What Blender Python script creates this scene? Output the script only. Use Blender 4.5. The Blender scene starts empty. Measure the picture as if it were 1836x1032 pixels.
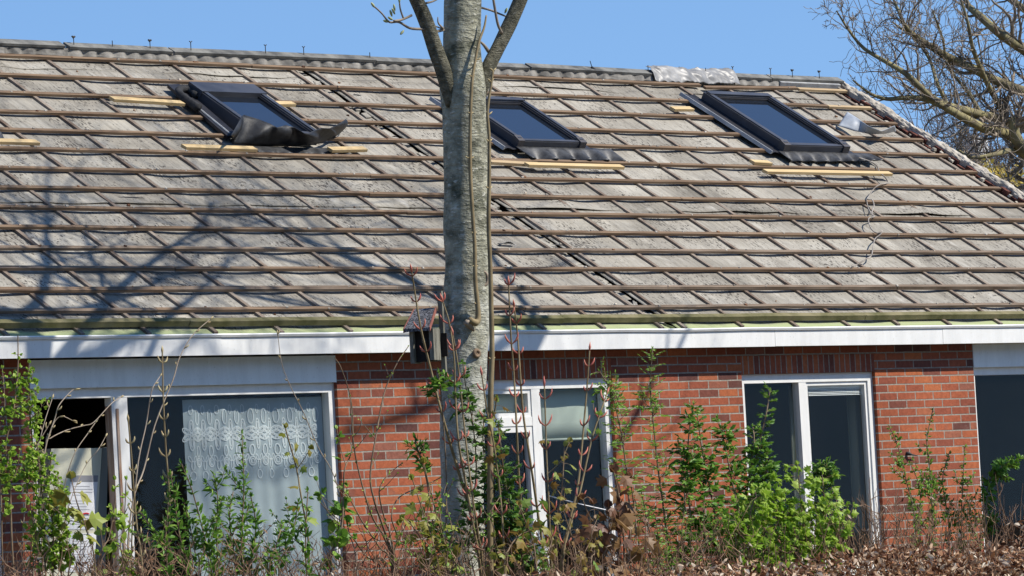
import bpy, math, random
import numpy as np
from mathutils import Vector, noise as mnoise
random.seed(11)
rnd = random.uniform
V = Vector
sc = bpy.context.scene
C = sc.collection

# ---------------------------------------------------------------- camera
F_PX, YAW, PITCH, ROLL = 8693.185, 0.80244, 0.0517148, 0.0560604
CAM = V((-23.2156, -24.1698, 1.2679))
FW = V((math.sin(YAW)*math.cos(PITCH), math.cos(YAW)*math.cos(PITCH), math.sin(PITCH)))
R0 = V((math.cos(YAW), -math.sin(YAW), 0)); U0 = R0.cross(FW)
RT = R0*math.cos(ROLL) - U0*math.sin(ROLL)
UP = U0*math.cos(ROLL) + R0*math.sin(ROLL)
cd = bpy.data.cameras.new("camera"); cam = bpy.data.objects.new("camera", cd); C.objects.link(cam)
cd.sensor_width = 36; cd.lens = F_PX/1836*36; cd.clip_end = 3000; cd.clip_start = 0.5
from mathutils import Matrix
cam.matrix_world = Matrix(((RT.x, UP.x, -FW.x, CAM.x), (RT.y, UP.y, -FW.y, CAM.y), (RT.z, UP.z, -FW.z, CAM.z), (0, 0, 0, 1)))
sc.camera = cam

# ---------------------------------------------------------------- light
SUN_AZ, SUN_EL = math.radians(35), math.radians(46.6)     # azimuth from -Y towards +X
SUN = V((math.cos(SUN_EL)*math.sin(SUN_AZ), -math.cos(SUN_EL)*math.cos(SUN_AZ), math.sin(SUN_EL)))
ld = bpy.data.lights.new("sun", 'SUN'); ld.energy = 4.4; ld.angle = math.radians(0.53); ld.color = (1, .945, .86)
lo = bpy.data.objects.new("sun", ld); C.objects.link(lo); lo.rotation_euler = (-SUN).to_track_quat('-Z', 'Y').to_euler()
w = bpy.data.worlds.new("World"); sc.world = w; w.use_nodes = True
wn = w.node_tree.nodes; wl = w.node_tree.links
sky = wn.new("ShaderNodeTexSky"); sky.sky_type = 'NISHITA'; sky.sun_disc = False
sky.sun_elevation = SUN_EL; sky.sun_rotation = math.atan2(SUN.x, SUN.y); sky.air_density = 1.0; sky.dust_density = 0.0; sky.ozone_density = 7.5
tc = wn.new("ShaderNodeTexCoord"); ma = wn.new("ShaderNodeVectorMath"); ma.operation = 'MULTIPLY_ADD'
ma.inputs[1].default_value = (1, 1, .85); ma.inputs[2].default_value = (0, 0, .12)
nz = wn.new("ShaderNodeVectorMath"); nz.operation = 'NORMALIZE'
wl.new(tc.outputs['Generated'], ma.inputs[0]); wl.new(ma.outputs[0], nz.inputs[0]); wl.new(nz.outputs[0], sky.inputs[0])
wl.new(sky.outputs[0], wn['Background'].inputs[0]); wn['Background'].inputs[1].default_value = 0.12
sc.view_settings.view_transform = 'Standard'; sc.view_settings.look = 'None'; sc.view_settings.exposure = 0.42; sc.view_settings.gamma = 1

# ---------------------------------------------------------------- picture -> place
def ray(px, py): return FW + RT*((px-918)/F_PX) - UP*((py-516)/F_PX)
def at(px, py, Y=0.0):                    # point of the place on the vertical plane y = Y
    d = ray(px, py); return CAM + d*((Y-CAM.y)/d.y)
AL = 0.5446006; CA, SA = math.cos(AL), math.sin(AL)
O = V((0, -0.14, 2.753)); NV = V((0, -SA, CA)); UV = V((0, CA, SA))
def R(u, v, h=0.0): return O + V((u, 0, 0)) + UV*v + NV*h       # roof coordinates
def onroof(px, py, h=0.0):
    d = ray(px, py); t = (O+NV*h-CAM).dot(NV)/d.dot(NV); P = CAM+d*t
    return P.x, (P-O).dot(UV)
def scale_at(P): return F_PX/((P-CAM).dot(FW))                   # picture pixels per metre

# ---------------------------------------------------------------- helpers
def empty(name, loc, label, cat, group=None):
    o = bpy.data.objects.new(name, None); C.objects.link(o); o.location = loc; o.empty_display_size = .2
    o['label'] = label; o['category'] = cat
    if group: o['group'] = group
    return o
def world_loc(o):
    p = V((0, 0, 0))
    while o is not None: p += o.location; o = o.parent
    return p
class MB:
    def __init__(s): s.v = []; s.f = []; s.uv = {}
    def add(s, vs, fs):
        k = len(s.v); s.v += [V(a) for a in vs]; s.f += [tuple(i+k for i in f) for f in fs]
    def hexa(s, a):   # 8 corners: bottom 4 ccw, top 4 ccw
        s.add(a, [(3, 2, 1, 0), (4, 5, 6, 7), (0, 1, 5, 4), (1, 2, 6, 5), (2, 3, 7, 6), (3, 0, 4, 7)])
    def box(s, x0, x1, y0, y1, z0, z1):
        s.hexa([(x0, y0, z0), (x1, y0, z0), (x1, y1, z0), (x0, y1, z0), (x0, y0, z1), (x1, y0, z1), (x1, y1, z1), (x0, y1, z1)])
    def rbox(s, u0, u1, v0, v1, h0, h1):
        s.hexa([R(u0, v0, h0), R(u1, v0, h0), R(u1, v1, h0), R(u0, v1, h0), R(u0, v0, h1), R(u1, v0, h1), R(u1, v1, h1), R(u0, v1, h1)])
    def strip(s, fn, us, t0, t1, closed_ends=True):
        """bar with a rectangular section whose 4 corner curves come from fn(u) -> 4 points"""
        rows = [fn(u) for u in us]; k = len(s.v)
        for r in rows: s.v += [V(a) for a in r]
        n = len(rows[0])
        for i in range(len(rows)-1):
            for j in range(n):
                a = k+i*n+j; b = k+i*n+(j+1) % n; s.f.append((a, b, b+n, a+n))
        s.f.append(tuple(k+j for j in reversed(range(n)))); e = k+(len(rows)-1)*n; s.f.append(tuple(e+j for j in range(n)))
    def grid(s, fn, nu, nv):
        k = len(s.v)
        for j in range(nv+1):
            for i in range(nu+1): s.v.append(V(fn(i/nu, j/nv)))
        for j in range(nv):
            for i in range(nu):
                a = k+j*(nu+1)+i; s.f.append((a, a+1, a+nu+2, a+nu+1))
    def tube(s, pts, rad, n=6, cap=True, wob=0.0):
        pts = [V(p) for p in pts]; k = len(s.v); m = len(pts)
        if not hasattr(rad, '__len__'): rad = [rad]*m
        t0 = (pts[1]-pts[0]).normalized(); a = t0.orthogonal().normalized()
        for i, p in enumerate(pts):
            t = (pts[min(i+1, m-1)]-pts[max(i-1, 0)])
            t = t.normalized() if t.length > 1e-9 else t0
            a = (a-t*a.dot(t)); a = a.normalized() if a.length > 1e-6 else t.orthogonal().normalized()
            b = t.cross(a)
            for j in range(n):
                g = 2*math.pi*j/n; r = rad[i]
                q = a*math.cos(g)+b*math.sin(g)
                if wob: r *= 1+wob*mnoise.noise((p+q*.15)*6)
                s.v.append(p+q*r)
        for i in range(m-1):
            for j in range(n):
                c = k+i*n+j; d = k+i*n+(j+1) % n; s.f.append((c, d, d+n, c+n))
        if cap:
            s.f.append(tuple(k+j for j in reversed(range(n)))); e = k+(m-1)*n; s.f.append(tuple(e+j for j in range(n)))
    def build(s, name, mat, parent=None, smooth=False, solid=0.0):
        me = bpy.data.meshes.new(name); off = world_loc(parent) if parent else V((0, 0, 0))
        me.from_pydata([tuple(a-off) for a in s.v], [], s.f); me.update()
        if smooth: me.polygons.foreach_set('use_smooth', [True]*len(me.polygons))
        o = bpy.data.objects.new(name, me); C.objects.link(o); o.parent = parent
        me.materials.append(mat)
        if solid:
            md = o.modifiers.new("thickness", 'SOLIDIFY'); md.thickness = solid; md.offset = 0
        return o
def tag(o, label, cat=None, group=None):
    o['label'] = label
    if cat: o['category'] = cat
    if group: o['group'] = group
    return o
def smooth_path(pts, n=8):
    pts = [V(p) for p in pts]; out = []
    P = [pts[0]*2-pts[1]]+pts+[pts[-1]*2-pts[-2]]
    for i in range(1, len(P)-2):
        a, b, c, d = P[i-1:i+3]
        for k in range(n):
            t = k/n
            out.append(.5*((2*b)+(c-a)*t+(2*a-5*b+4*c-d)*t*t+(3*b-a-3*c+d)*t**3))
    out.append(pts[-1]); return out

# ---------------------------------------------------------------- materials
def nodes(name):
    m = bpy.data.materials.new(name); m.use_nodes = True; nt = m.node_tree
    b = nt.nodes['Principled BSDF']; return m, nt.nodes, nt.links, b
def ramp(N, stops, interp='LINEAR'):
    r = N.new("ShaderNodeValToRGB"); cr = r.color_ramp; cr.interpolation = interp
    while len(cr.elements) < len(stops): cr.elements.new(.5)
    for e, (p, c) in zip(cr.elements, stops): e.position = p; e.color = (*c, 1) if len(c) == 3 else c
    return r
def noise_node(N, L, src, scale, detail=4, rough=.55, vec=None):
    n = N.new("ShaderNodeTexNoise"); n.inputs['Scale'].default_value = scale; n.inputs['Detail'].default_value = detail; n.inputs['Roughness'].default_value = rough
    if vec:
        mp = N.new("ShaderNodeMapping"); mp.inputs['Scale'].default_value = vec; L.new(src, mp.inputs[0]); L.new(mp.outputs[0], n.inputs[0])
    else: L.new(src, n.inputs[0])
    return n
def mix(N, L, fac, a, b, mode='MIX'):
    m = N.new("ShaderNodeMix"); m.data_type = 'RGBA'; m.blend_type = mode
    for i, x in ((0, fac), (6, a), (7, b)):
        if hasattr(x, 'is_linked') or hasattr(x, 'links'): L.new(x, m.inputs[i])
        else: m.inputs[i].default_value = x if i == 0 else ((*x, 1) if len(x) == 3 else x)
    return m.outputs[2]
def simple(name, c1, c2, scale=8, rough=.7, bump=0.0, vec=None, spec=.4, detail=5, lo=.35, hi=.65, metallic=0):
    m, N, L, b = nodes(name); t = N.new("ShaderNodeTexCoord")
    n = noise_node(N, L, t.outputs['Object'], scale, detail, .6, vec)
    r = ramp(N, [(lo, c1), (hi, c2)]); L.new(n.outputs[0], r.inputs[0]); L.new(r.outputs[0], b.inputs['Base Color'])
    b.inputs['Roughness'].default_value = rough; b.inputs['Specular IOR Level'].default_value = spec; b.inputs['Metallic'].default_value = metallic
    if bump:
        bp = N.new("ShaderNodeBump"); bp.inputs['Strength'].default_value = bump; bp.inputs['Distance'].default_value = .01
        L.new(n.outputs[0], bp.inputs['Height']); L.new(bp.outputs[0], b.inputs['Normal'])
    return m
def leaf_mat(name, cols, trans=.35, rough=.5):
    m, N, L, b = nodes(name); g = N.new("ShaderNodeNewGeometry")
    r = ramp(N, [(i/max(1, len(cols)-1), c) for i, c in enumerate(cols)]); L.new(g.outputs['Random Per Island'], r.inputs[0])
    L.new(r.outputs[0], b.inputs['Base Color']); b.inputs['Roughness'].default_value = rough; b.inputs['Specular IOR Level'].default_value = .35
    tr = N.new("ShaderNodeBsdfTranslucent"); L.new(r.outputs[0], tr.inputs[0]); mx = N.new("ShaderNodeMixShader"); mx.inputs[0].default_value = trans
    L.new(b.outputs[0], mx.inputs[1]); L.new(tr.outputs[0], mx.inputs[2]); L.new(mx.outputs[0], N['Material Output'].inputs[0])
    return m

def brick_mat(name, soldier=False):
    m, N, L, b = nodes(name); t = N.new("ShaderNodeTexCoord"); sp = N.new("ShaderNodeSeparateXYZ"); L.new(t.outputs['Object'], sp.inputs[0])
    ad = N.new("ShaderNodeMath"); L.new(sp.outputs[0], ad.inputs[0]); L.new(sp.outputs[1], ad.inputs[1])
    cb = N.new("ShaderNodeCombineXYZ")
    nx = noise_node(N, L, t.outputs['Object'], 7, 2)
    wob = N.new("ShaderNodeMath"); wob.operation = 'MULTIPLY_ADD'; L.new(nx.outputs[0], wob.inputs[0]); wob.inputs[1].default_value = .007
    if soldier:
        L.new(sp.outputs[2], wob.inputs[2]); L.new(wob.outputs[0], cb.inputs[0]); L.new(ad.outputs[0], cb.inputs[1])
    else:
        a2 = N.new("ShaderNodeMath"); L.new(ad.outputs[0], a2.inputs[0]); a2.inputs[1].default_value = .1145
        L.new(a2.outputs[0], cb.inputs[0]); L.new(sp.outputs[2], wob.inputs[2]); L.new(wob.outputs[0], cb.inputs[1])
        wob.inputs[1].default_value = .006
    bt = N.new("ShaderNodeTexBrick"); L.new(cb.outputs[0], bt.inputs[0])
    bt.inputs['Scale'].default_value = 1; bt.inputs['Brick Width'].default_value = .6 if soldier else .22; bt.inputs['Row Height'].default_value = .0625
    bt.inputs['Mortar Size'].default_value = .006; bt.inputs['Mortar Smooth'].default_value = .25; bt.inputs['Bias'].default_value = 0
    bt.inputs['Color1'].default_value = (0, 0, 0, 1); bt.inputs['Color2'].default_value = (1, 1, 1, 1); bt.inputs['Mortar'].default_value = (.5, .5, .5, 1)
    cr = ramp(N, [(0, (.12, .052, .043)), (.1, (.20, .070, .048)), (.25, (.30, .086, .047)), (.5, (.36, .104, .052)), (.75, (.415, .122, .054)), (.92, (.465, .146, .056)), (1, (.25, .105, .08))])
    L.new(bt.outputs[0], cr.inputs[0])
    n2 = noise_node(N, L, t.outputs['Object'], 28, 6, .65); r2 = ramp(N, [(.3, (.72, .70, .70)), (.7, (1.12, 1.1, 1.08))]); L.new(n2.outputs[0], r2.inputs[0])
    c1 = mix(N, L, 1.0, cr.outputs[0], r2.outputs[0], 'MULTIPLY')
    n4 = noise_node(N, L, t.outputs['Object'], 5.3, 4, .6); r4 = ramp(N, [(.60, (0, 0, 0)), (.74, (.55, .55, .55))]); L.new(n4.outputs[0], r4.inputs[0])
    c1 = mix(N, L, r4.outputs[0], c1, (.17, .10, .08))
    n6 = noise_node(N, L, t.outputs['Object'], 1.3, 6, .65, (1, 1, .45)); r6 = ramp(N, [(.32, (.72, .70, .70)), (.55, (1, 1, 1)), (.75, (1.1, 1.12, 1.14))]); L.new(n6.outputs[0], r6.inputs[0])
    c1 = mix(N, L, 1.0, c1, r6.outputs[0], 'MULTIPLY')
    n7 = noise_node(N, L, t.outputs['Object'], 11, 5, .7); r7 = ramp(N, [(.62, (0, 0, 0)), (.82, (.28, .28, .28))]); L.new(n7.outputs[0], r7.inputs[0])
    c1 = mix(N, L, r7.outputs[0], c1, (.42, .29, .23))
    n3 = noise_node(N, L, t.outputs['Object'], 45, 3); r3 = ramp(N, [(.3, (.23, .205, .17)), (.7, (.38, .34, .285))]); L.new(n3.outputs[0], r3.inputs[0])
    c2 = mix(N, L, bt.outputs[1], c1, r3.outputs[0]); L.new(c2, b.inputs['Base Color'])
    b.inputs['Roughness'].default_value = .88; b.inputs['Specular IOR Level'].default_value = .2
    iv = N.new("ShaderNodeMath"); iv.operation = 'MULTIPLY_ADD'; L.new(bt.outputs[1], iv.inputs[0]); iv.inputs[1].default_value = -1; L.new(n2.outputs[0], iv.inputs[2])
    bp = N.new("ShaderNodeBump"); bp.inputs['Strength'].default_value = .8; bp.inputs['Distance'].default_value = .006; L.new(iv.outputs[0], bp.inputs['Height']); L.new(bp.outputs[0], b.inputs['Normal'])
    return m
M = {}
M['brick'] = brick_mat('red_brick'); M['soldier'] = brick_mat('soldier_brick', True)
def paint(name, col, dirt=.12, rough=.45):
    m, N, L, b = nodes(name); t = N.new("ShaderNodeTexCoord")
    n = noise_node(N, L, t.outputs['Object'], 3, 7, .7, (2.2, 1, .5)); r = ramp(N, [(.33, tuple(c*(1-dirt) for c in col)), (.6, col)]); L.new(n.outputs[0], r.inputs[0])
    n2 = noise_node(N, L, t.outputs['Object'], 60, 3); r2 = ramp(N, [(.64, (0, 0, 0)), (.75, (.4, .4, .4))]); L.new(n2.outputs[0], r2.inputs[0])
    c = mix(N, L, r2.outputs[0], r.outputs[0], (.35, .33, .28)); L.new(c, b.inputs['Base Color']); b.inputs['Roughness'].default_value = rough; return m
M['white'] = paint('white_paint', (.82, .81, .765), .13)
M['fascia'] = paint('fascia_paint', (.83, .825, .79), .13)
M['panel'] = paint('panel_white_paint', (.86, .88, .85), .14)  # white paint, base a little brighter than the frames
M['edge_grey'] = paint('wall_grey_edge_shade', (.30, .31, .28), .06)  # shade grey on the panel's edge strip, plain grey on the distant house
M['cream'] = paint('cream_paint', (.72, .69, .52), .06)
def underlay_mat():
    m, N, L, b = nodes('weathered_underlay'); t = N.new("ShaderNodeUVMap")
    uv = t.outputs[0]
    n = noise_node(N, L, uv, 1.6, 7, .62, (1, .8, 1)); r = ramp(N, [(.3, (.225, .206, .172)), (.5, (.32, .296, .248)), (.68, (.405, .38, .325))]); L.new(n.outputs[0], r.inputs[0])
    # grey rain streaks along the slope
    n2 = noise_node(N, L, uv, 1, 5, .6, (26, 3.0, 1)); r2 = ramp(N, [(.36, (.66, .65, .65)), (.56, (1.04, 1.04, 1.04))]); L.new(n2.outputs[0], r2.inputs[0])
    c = mix(N, L, .7, r.outputs[0], r2.outputs[0], 'MULTIPLY')
    wv_ = N.new("ShaderNodeVectorMath"); wv_.operation = 'DIVIDE'; L.new(uv, wv_.inputs[0]); wv_.inputs[1].default_value = (.62, .316, 1)
    fl_ = N.new("ShaderNodeVectorMath"); fl_.operation = 'FLOOR'; L.new(wv_.outputs[0], fl_.inputs[0]); wn_ = N.new("ShaderNodeTexWhiteNoise"); wn_.noise_dimensions = '2D'; L.new(fl_.outputs[0], wn_.inputs[0])
    rw = ramp(N, [(0, (.86, .855, .85)), (.5, (1, 1, 1)), (1, (1.10, 1.10, 1.09))]); L.new(wn_.outputs[0], rw.inputs[0]); c = mix(N, L, 1.0, c, rw.outputs[0], 'MULTIPLY')  # random tone per batten cell imitates the shading of sagging sheets
    ns_ = noise_node(N, L, uv, .9, 6, .7, (1, 1.6, 1)); rs2 = ramp(N, [(.30, (.62, .61, .60)), (.46, (1, 1, 1))]); L.new(ns_.outputs[0], rs2.inputs[0]); c = mix(N, L, .8, c, rs2.outputs[0], 'MULTIPLY')
    # lichen specks
    n3 = noise_node(N, L, uv, 1, 3, .55, (58, 24, 1)); n3b = noise_node(N, L, uv, 2.3, 3, .6)
    ad = N.new("ShaderNodeMath"); ad.operation = 'MULTIPLY_ADD'; L.new(n3b.outputs[0], ad.inputs[0]); ad.inputs[1].default_value = .55; L.new(n3.outputs[0], ad.inputs[2])
    r3 = ramp(N, [(.905, (0, 0, 0)), (.955, (.9, .9, .9))]); 
    sb = N.new("ShaderNodeMath"); sb.operation = 'ADD'; L.new(ad.outputs[0], sb.inputs[0]); sb.inputs[1].default_value = .035; L.new(sb.outputs[0], r3.inputs[0])
    c = mix(N, L, r3.outputs[0], c, (.055, .048, .042))
    # pale worn patches
    n4 = noise_node(N, L, uv, 1, 5, .62, (7, 3, 1)); r4 = ramp(N, [(.58, (0, 0, 0)), (.72, (.8, .8, .8))]); L.new(n4.outputs[0], r4.inputs[0])
    c = mix(N, L, r4.outputs[0], c, (.47, .445, .39))
    # moss at the gutter
    s = N.new("ShaderNodeSeparateXYZ"); L.new(uv, s.inputs[0]); n5 = noise_node(N, L, uv, 9, 4)
    ml = N.new("ShaderNodeMath"); ml.operation = 'MULTIPLY_ADD'; L.new(n5.outputs[0], ml.inputs[0]); ml.inputs[1].default_value = .05; L.new(s.outputs[1], ml.inputs[2])
    r5 = ramp(N, [(.085, (1, 1, 1)), (.13, (0, 0, 0))]); L.new(ml.outputs[0], r5.inputs[0])
    c = mix(N, L, r5.outputs[0], c, (.34, .38, .20))
    L.new(c, b.inputs['Base Color']); b.inputs['Roughness'].default_value = .9; b.inputs['Specular IOR Level'].default_value = .15
    bp = N.new("ShaderNodeBump"); bp.inputs['Strength'].default_value = .5; bp.inputs['Distance'].default_value = .01; L.new(n3.outputs[0], bp.inputs['Height']); L.new(bp.outputs[0], b.inputs['Normal'])
    return m
M['underlay'] = underlay_mat()
M['batten'] = simple('old_batten_wood', (.10, .062, .037), (.26, .18, .115), 1, .85, .3, (2.2, 60, 60), .2)
M['batten_grey'] = simple('grey_batten_wood', (.115, .08, .052), (.27, .205, .15), 1, .85, .3, (3, 60, 60), .2)
M['counter'] = simple('counter_batten_wood', (.14, .10, .075), (.30, .25, .20), 5, .9, .2, None, .15)
M['moss_batten'] = simple('mossy_batten_wood', (.11, .105, .045), (.23, .20, .11), 6, .9, .2, None, .15)
M['pine'] = simple('new_pine', (.50, .35, .16), (.66, .50, .27), 1, .7, .1, (3, 70, 70), .3)
M['pine_old'] = simple('weathered_pine', (.36, .25, .14), (.50, .38, .22), 1, .8, .1, (3, 70, 70), .3)
M['ridge_grey'] = simple('ridge_concrete', (.12, .115, .105), (.33, .31, .275), 9, .92, .6, None, .15, 7)
M['ridge_plank'] = simple('ridge_plank_wood', (.09, .09, .085), (.24, .235, .21), 6, .9, .3, None, .2)
M['mortar'] = simple('verge_mortar', (.30, .262, .21), (.60, .545, .455), 14, .95, .9, None, .1, 8)
M['brick_dark'] = simple('broken_brick', (.05, .022, .018), (.16, .065, .05), 18, .95, .6, None, .1)
M['skyframe'] = simple('charcoal_aluminium', (.042, .044, .052), (.07, .073, .085), 3, .4, 0, None, .5)
M['skyframe_brown'] = simple('brown_grey_aluminium', (.055, .05, .052), (.08, .072, .07), 6, .45, 0, None, .5)
M['lead'] = simple('black_lead', (.016, .016, .017), (.065, .066, .068), 14, .5, .3, None, .5)
M['rubber'] = simple('black_rubber', (.010, .010, .011), (.030, .031, .033), 16, .55, .4, None, .4)
M['tray'] = simple('black_flashing', (.012, .012, .016), (.026, .026, .032), 6, .5, 0, None, .4)
M['zinc'] = simple('grey_zinc', (.30, .31, .32), (.48, .48, .46), 10, .45, .1, None, .5)
M['foam'] = simple('black_foam', (.02, .02, .021), (.05, .05, .05), 20, .8, .3, None, .3)
M['plastic_grey'] = simple('dusty_plastic', (.17, .165, .155), (.33, .325, .31), 5, .45, .3, None, .5)
M['flap'] = simple('grey_blue_flap', (.26, .29, .33), (.40, .43, .46), 9, .4, .2, None, .5)
M['wire'] = simple('pale_wire', (.18, .15, .12), (.42, .38, .33), 9, .7)
M['iron'] = simple('dark_iron', (.02, .02, .022), (.06, .055, .05), 30, .7)
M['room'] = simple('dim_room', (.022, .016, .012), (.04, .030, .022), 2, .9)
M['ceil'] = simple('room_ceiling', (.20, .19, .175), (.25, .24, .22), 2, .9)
M['felt'] = simple('roofing_felt', (.025, .026, .03), (.30, .30, .32), 95, .9, .6, None, .3, 3, .42, .72)
M['oldwood'] = simple('weathered_box_wood', (.10, .095, .075), (.26, .25, .20), 1, .9, .3, (40, 40, 5), .2)
M['shade_dark'] = simple('shade_dark_wood', (.012, .009, .008), (.028, .02, .016), 8, .9)  # near black: shade inside the nest box put into the colour; also roof slab
M['redwood'] = simple('red_edge_wood', (.24, .085, .065), (.36, .14, .10), 14, .8)
M['paper'] = simple('paper', (.78, .78, .78), (.84, .84, .83), 3, .7)
M['ink'] = simple('grey_ink', (.28, .28, .30), (.36, .36, .38), 30, .8)
M['greytop'] = simple('grey_print', (.24, .245, .26), (.30, .30, .31), 10, .7)
M['redprint'] = simple('red_print', (.62, .03, .05), (.70, .05, .06), 10, .6)
M['blind_white'] = simple('venetian_slats', (.80, .80, .78), (.85, .85, .83), 4, .45)
M['rust'] = simple('bare_stained_wood', (.26, .14, .08), (.52, .42, .34), 1, .85, .2, (30, 30, 3), .2)
def thin_cloth(name, col, alpha, rough=.9):
    m, N, L, b = nodes(name); t = N.new("ShaderNodeTexCoord")
    n = noise_node(N, L, t.outputs['Object'], 3.5, 4); r = ramp(N, [(.3, tuple(c*.86 for c in col)), (.7, col)]); L.new(n.outputs[0], r.inputs[0]); L.new(r.outputs[0], b.inputs['Base Color'])
    b.inputs['Roughness'].default_value = rough; b.inputs['Specular IOR Level'].default_value = .1
    tl = N.new("ShaderNodeBsdfTranslucent"); L.new(r.outputs[0], tl.inputs[0]); m1 = N.new("ShaderNodeMixShader"); m1.inputs[0].default_value = .3; L.new(b.outputs[0], m1.inputs[1]); L.new(tl.outputs[0], m1.inputs[2])
    tp = N.new("ShaderNodeBsdfTransparent"); m2 = N.new("ShaderNodeMixShader"); m2.inputs[0].default_value = alpha; L.new(tp.outputs[0], m2.inputs[1]); L.new(m1.outputs[0], m2.inputs[2])
    L.new(m2.outputs[0], N['Material Output'].inputs[0]); return m
M['sheer'] = thin_cloth('sheer_curtain', (.58, .66, .69), .84)
M['lace'] = thin_cloth('lace_thread', (.84, .87, .87), .92)
M['blind_pale'] = thin_cloth('pale_blind', (.62, .68, .60), .96)
M['drape'] = thin_cloth('grey_drape', (.42, .43, .34), .95)
def glass(name, ior=1.45, dusty=.05):
    m, N, L, b = nodes(name); lw = N.new("ShaderNodeLayerWeight"); lw.inputs[0].default_value = .5
    pw = N.new("ShaderNodeMath"); pw.operation = 'POWER'; L.new(lw.outputs['Facing'], pw.inputs[0]); pw.inputs[1].default_value = 5
    fr = N.new("ShaderNodeMath"); fr.operation = 'MULTIPLY_ADD'; L.new(pw.outputs[0], fr.inputs[0]); fr.inputs[1].default_value = .8; fr.inputs[2].default_value = ((ior-1)/(ior+1))**2*1.7
    tp = N.new("ShaderNodeBsdfTransparent"); tp.inputs[0].default_value = (.93, .96, .95, 1); gl = N.new("ShaderNodeBsdfGlossy"); gl.inputs['Roughness'].default_value = .02
    m1 = N.new("ShaderNodeMixShader"); L.new(fr.outputs[0], m1.inputs[0]); L.new(tp.outputs[0], m1.inputs[1]); L.new(gl.outputs[0], m1.inputs[2])
    df = N.new("ShaderNodeBsdfDiffuse"); df.inputs[0].default_value = (.5, .5, .47, 1); t = N.new("ShaderNodeTexCoord")
    n = noise_node(N, L, t.outputs['Object'], 3, 6, .7, (1, 1, .5)); mm = N.new("ShaderNodeMath"); mm.operation = 'MULTIPLY'; L.new(n.outputs[0], mm.inputs[0]); mm.inputs[1].default_value = dusty*2
    m2 = N.new("ShaderNodeMixShader"); L.new(mm.outputs[0], m2.inputs[0]); L.new(m1.outputs[0], m2.inputs[1]); L.new(df.outputs[0], m2.inputs[2]); L.new(m2.outputs[0], N['Material Output'].inputs[0]); return m
M['glass'] = glass('window_glass', 1.24, .006)
m, N, L, b = nodes('skylight_glass'); b.inputs['Base Color'].default_value = (.012, .016, .024, 1); b.inputs['Roughness'].default_value = .03; b.inputs['IOR'].default_value = 2.8
M['skyglass'] = m
def bark_mat(name, base, pale, dark, sc_=1.0):
    m, N, L, b = nodes(name); t = N.new("ShaderNodeTexCoord"); s = t.outputs['Object']
    n = noise_node(N, L, s, 5*sc_, 7, .68, (1, 1, 1.6)); r = ramp(N, [(.34, dark), (.5, base), (.72, tuple(min(1, c*1.35) for c in base))]); L.new(n.outputs[0], r.inputs[0])
    n2 = noise_node(N, L, s, 1*sc_, 4, .6, (20, 20, 55)); r2 = ramp(N, [(.58, (0, 0, 0)), (.66, (.7, .7, .7))]); L.new(n2.outputs[0], r2.inputs[0])
    c = mix(N, L, r2.outputs[0], r.outputs[0], pale)
    if sc_ == 1.0:
        sx = N.new("ShaderNodeSeparateXYZ"); L.new(s, sx.inputs[0]); nl = noise_node(N, L, s, 7, 5, .65, (1, 1, .6))
        zz_ = N.new("ShaderNodeMath"); zz_.operation = 'MULTIPLY_ADD'; L.new(sx.outputs[2], zz_.inputs[0]); zz_.inputs[1].default_value = -.28; zz_.inputs[2].default_value = .76
        z2 = N.new("ShaderNodeMath"); L.new(zz_.outputs[0], z2.inputs[0]); L.new(nl.outputs[0], z2.inputs[1]); rl = ramp(N, [(.44, (0, 0, 0)), (.62, (.8, .8, .8))]); L.new(z2.outputs[0], rl.inputs[0])
        c = mix(N, L, rl.outputs[0], c, (.50, .50, .43))
    n3 = noise_node(N, L, s, 16*sc_, 5, .65); r3 = ramp(N, [(.30, (.50, .50, .47)), (.62, (1.08, 1.08, 1.08))]); L.new(n3.outputs[0], r3.inputs[0])
    c = mix(N, L, 1.0, c, r3.outputs[0], 'MULTIPLY'); L.new(c, b.inputs['Base Color']); b.inputs['Roughness'].default_value = .9; b.inputs['Specular IOR Level'].default_value = .2
    ad = N.new("ShaderNodeMath"); L.new(n3.outputs[0], ad.inputs[0]); L.new(n2.outputs[0], ad.inputs[1])
    bp = N.new("ShaderNodeBump"); bp.inputs['Strength'].default_value = 1.0; bp.inputs['Distance'].default_value = .02; L.new(ad.outputs[0], bp.inputs['Height']); L.new(bp.outputs[0], b.inputs['Normal']); return m
M['bark'] = bark_mat('grey_bark', (.37, .36, .27), (.70, .68, .58), (.12, .125, .085))
M['bark_limb'] = bark_mat('olive_bark', (.17, .16, .115), (.34, .32, .26), (.08, .08, .055), 2)
M['mossbark'] = simple('mossy_bark', (.13, .11, .075), (.32, .28, .135), 5, .9, .3, None, .2)
M['twig_grey'] = simple('grey_brown_twig', (.16, .13, .10), (.34, .28, .21), 6, .85)
M['twig_far'] = simple('violet_brown_twig', (.10, .082, .072), (.20, .16, .14), 4, .85)
M['stem'] = simple('brown_stem', (.13, .085, .05), (.27, .19, .12), 9, .8)
M['stem_pale'] = simple('pale_stem', (.26, .20, .14), (.44, .36, .27), 9, .8)
M['stem_olive'] = simple('olive_stem', (.17, .125, .06), (.30, .23, .12), 9, .75)
M['bud_red'] = simple('red_bud', (.42, .09, .07), (.56, .20, .13), 20, .6)
M['bud_tan'] = simple('tan_bud', (.34, .25, .12), (.50, .42, .22), 20, .7)
M['bud_green'] = simple('green_bud', (.30, .36, .14), (.45, .46, .25), 20, .7)
M['lf_lime'] = leaf_mat('lime_leaf', [(.20, .36, .03), (.31, .47, .05), (.42, .54, .10)], .4)
M['lf_green'] = leaf_mat('green_leaf', [(.055, .15, .018), (.125, .27, .03), (.25, .40, .055)], .32)
M['lf_dark'] = leaf_mat('dark_green_leaf', [(.05, .13, .02), (.10, .22, .03), (.17, .32, .05)], .3)
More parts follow.
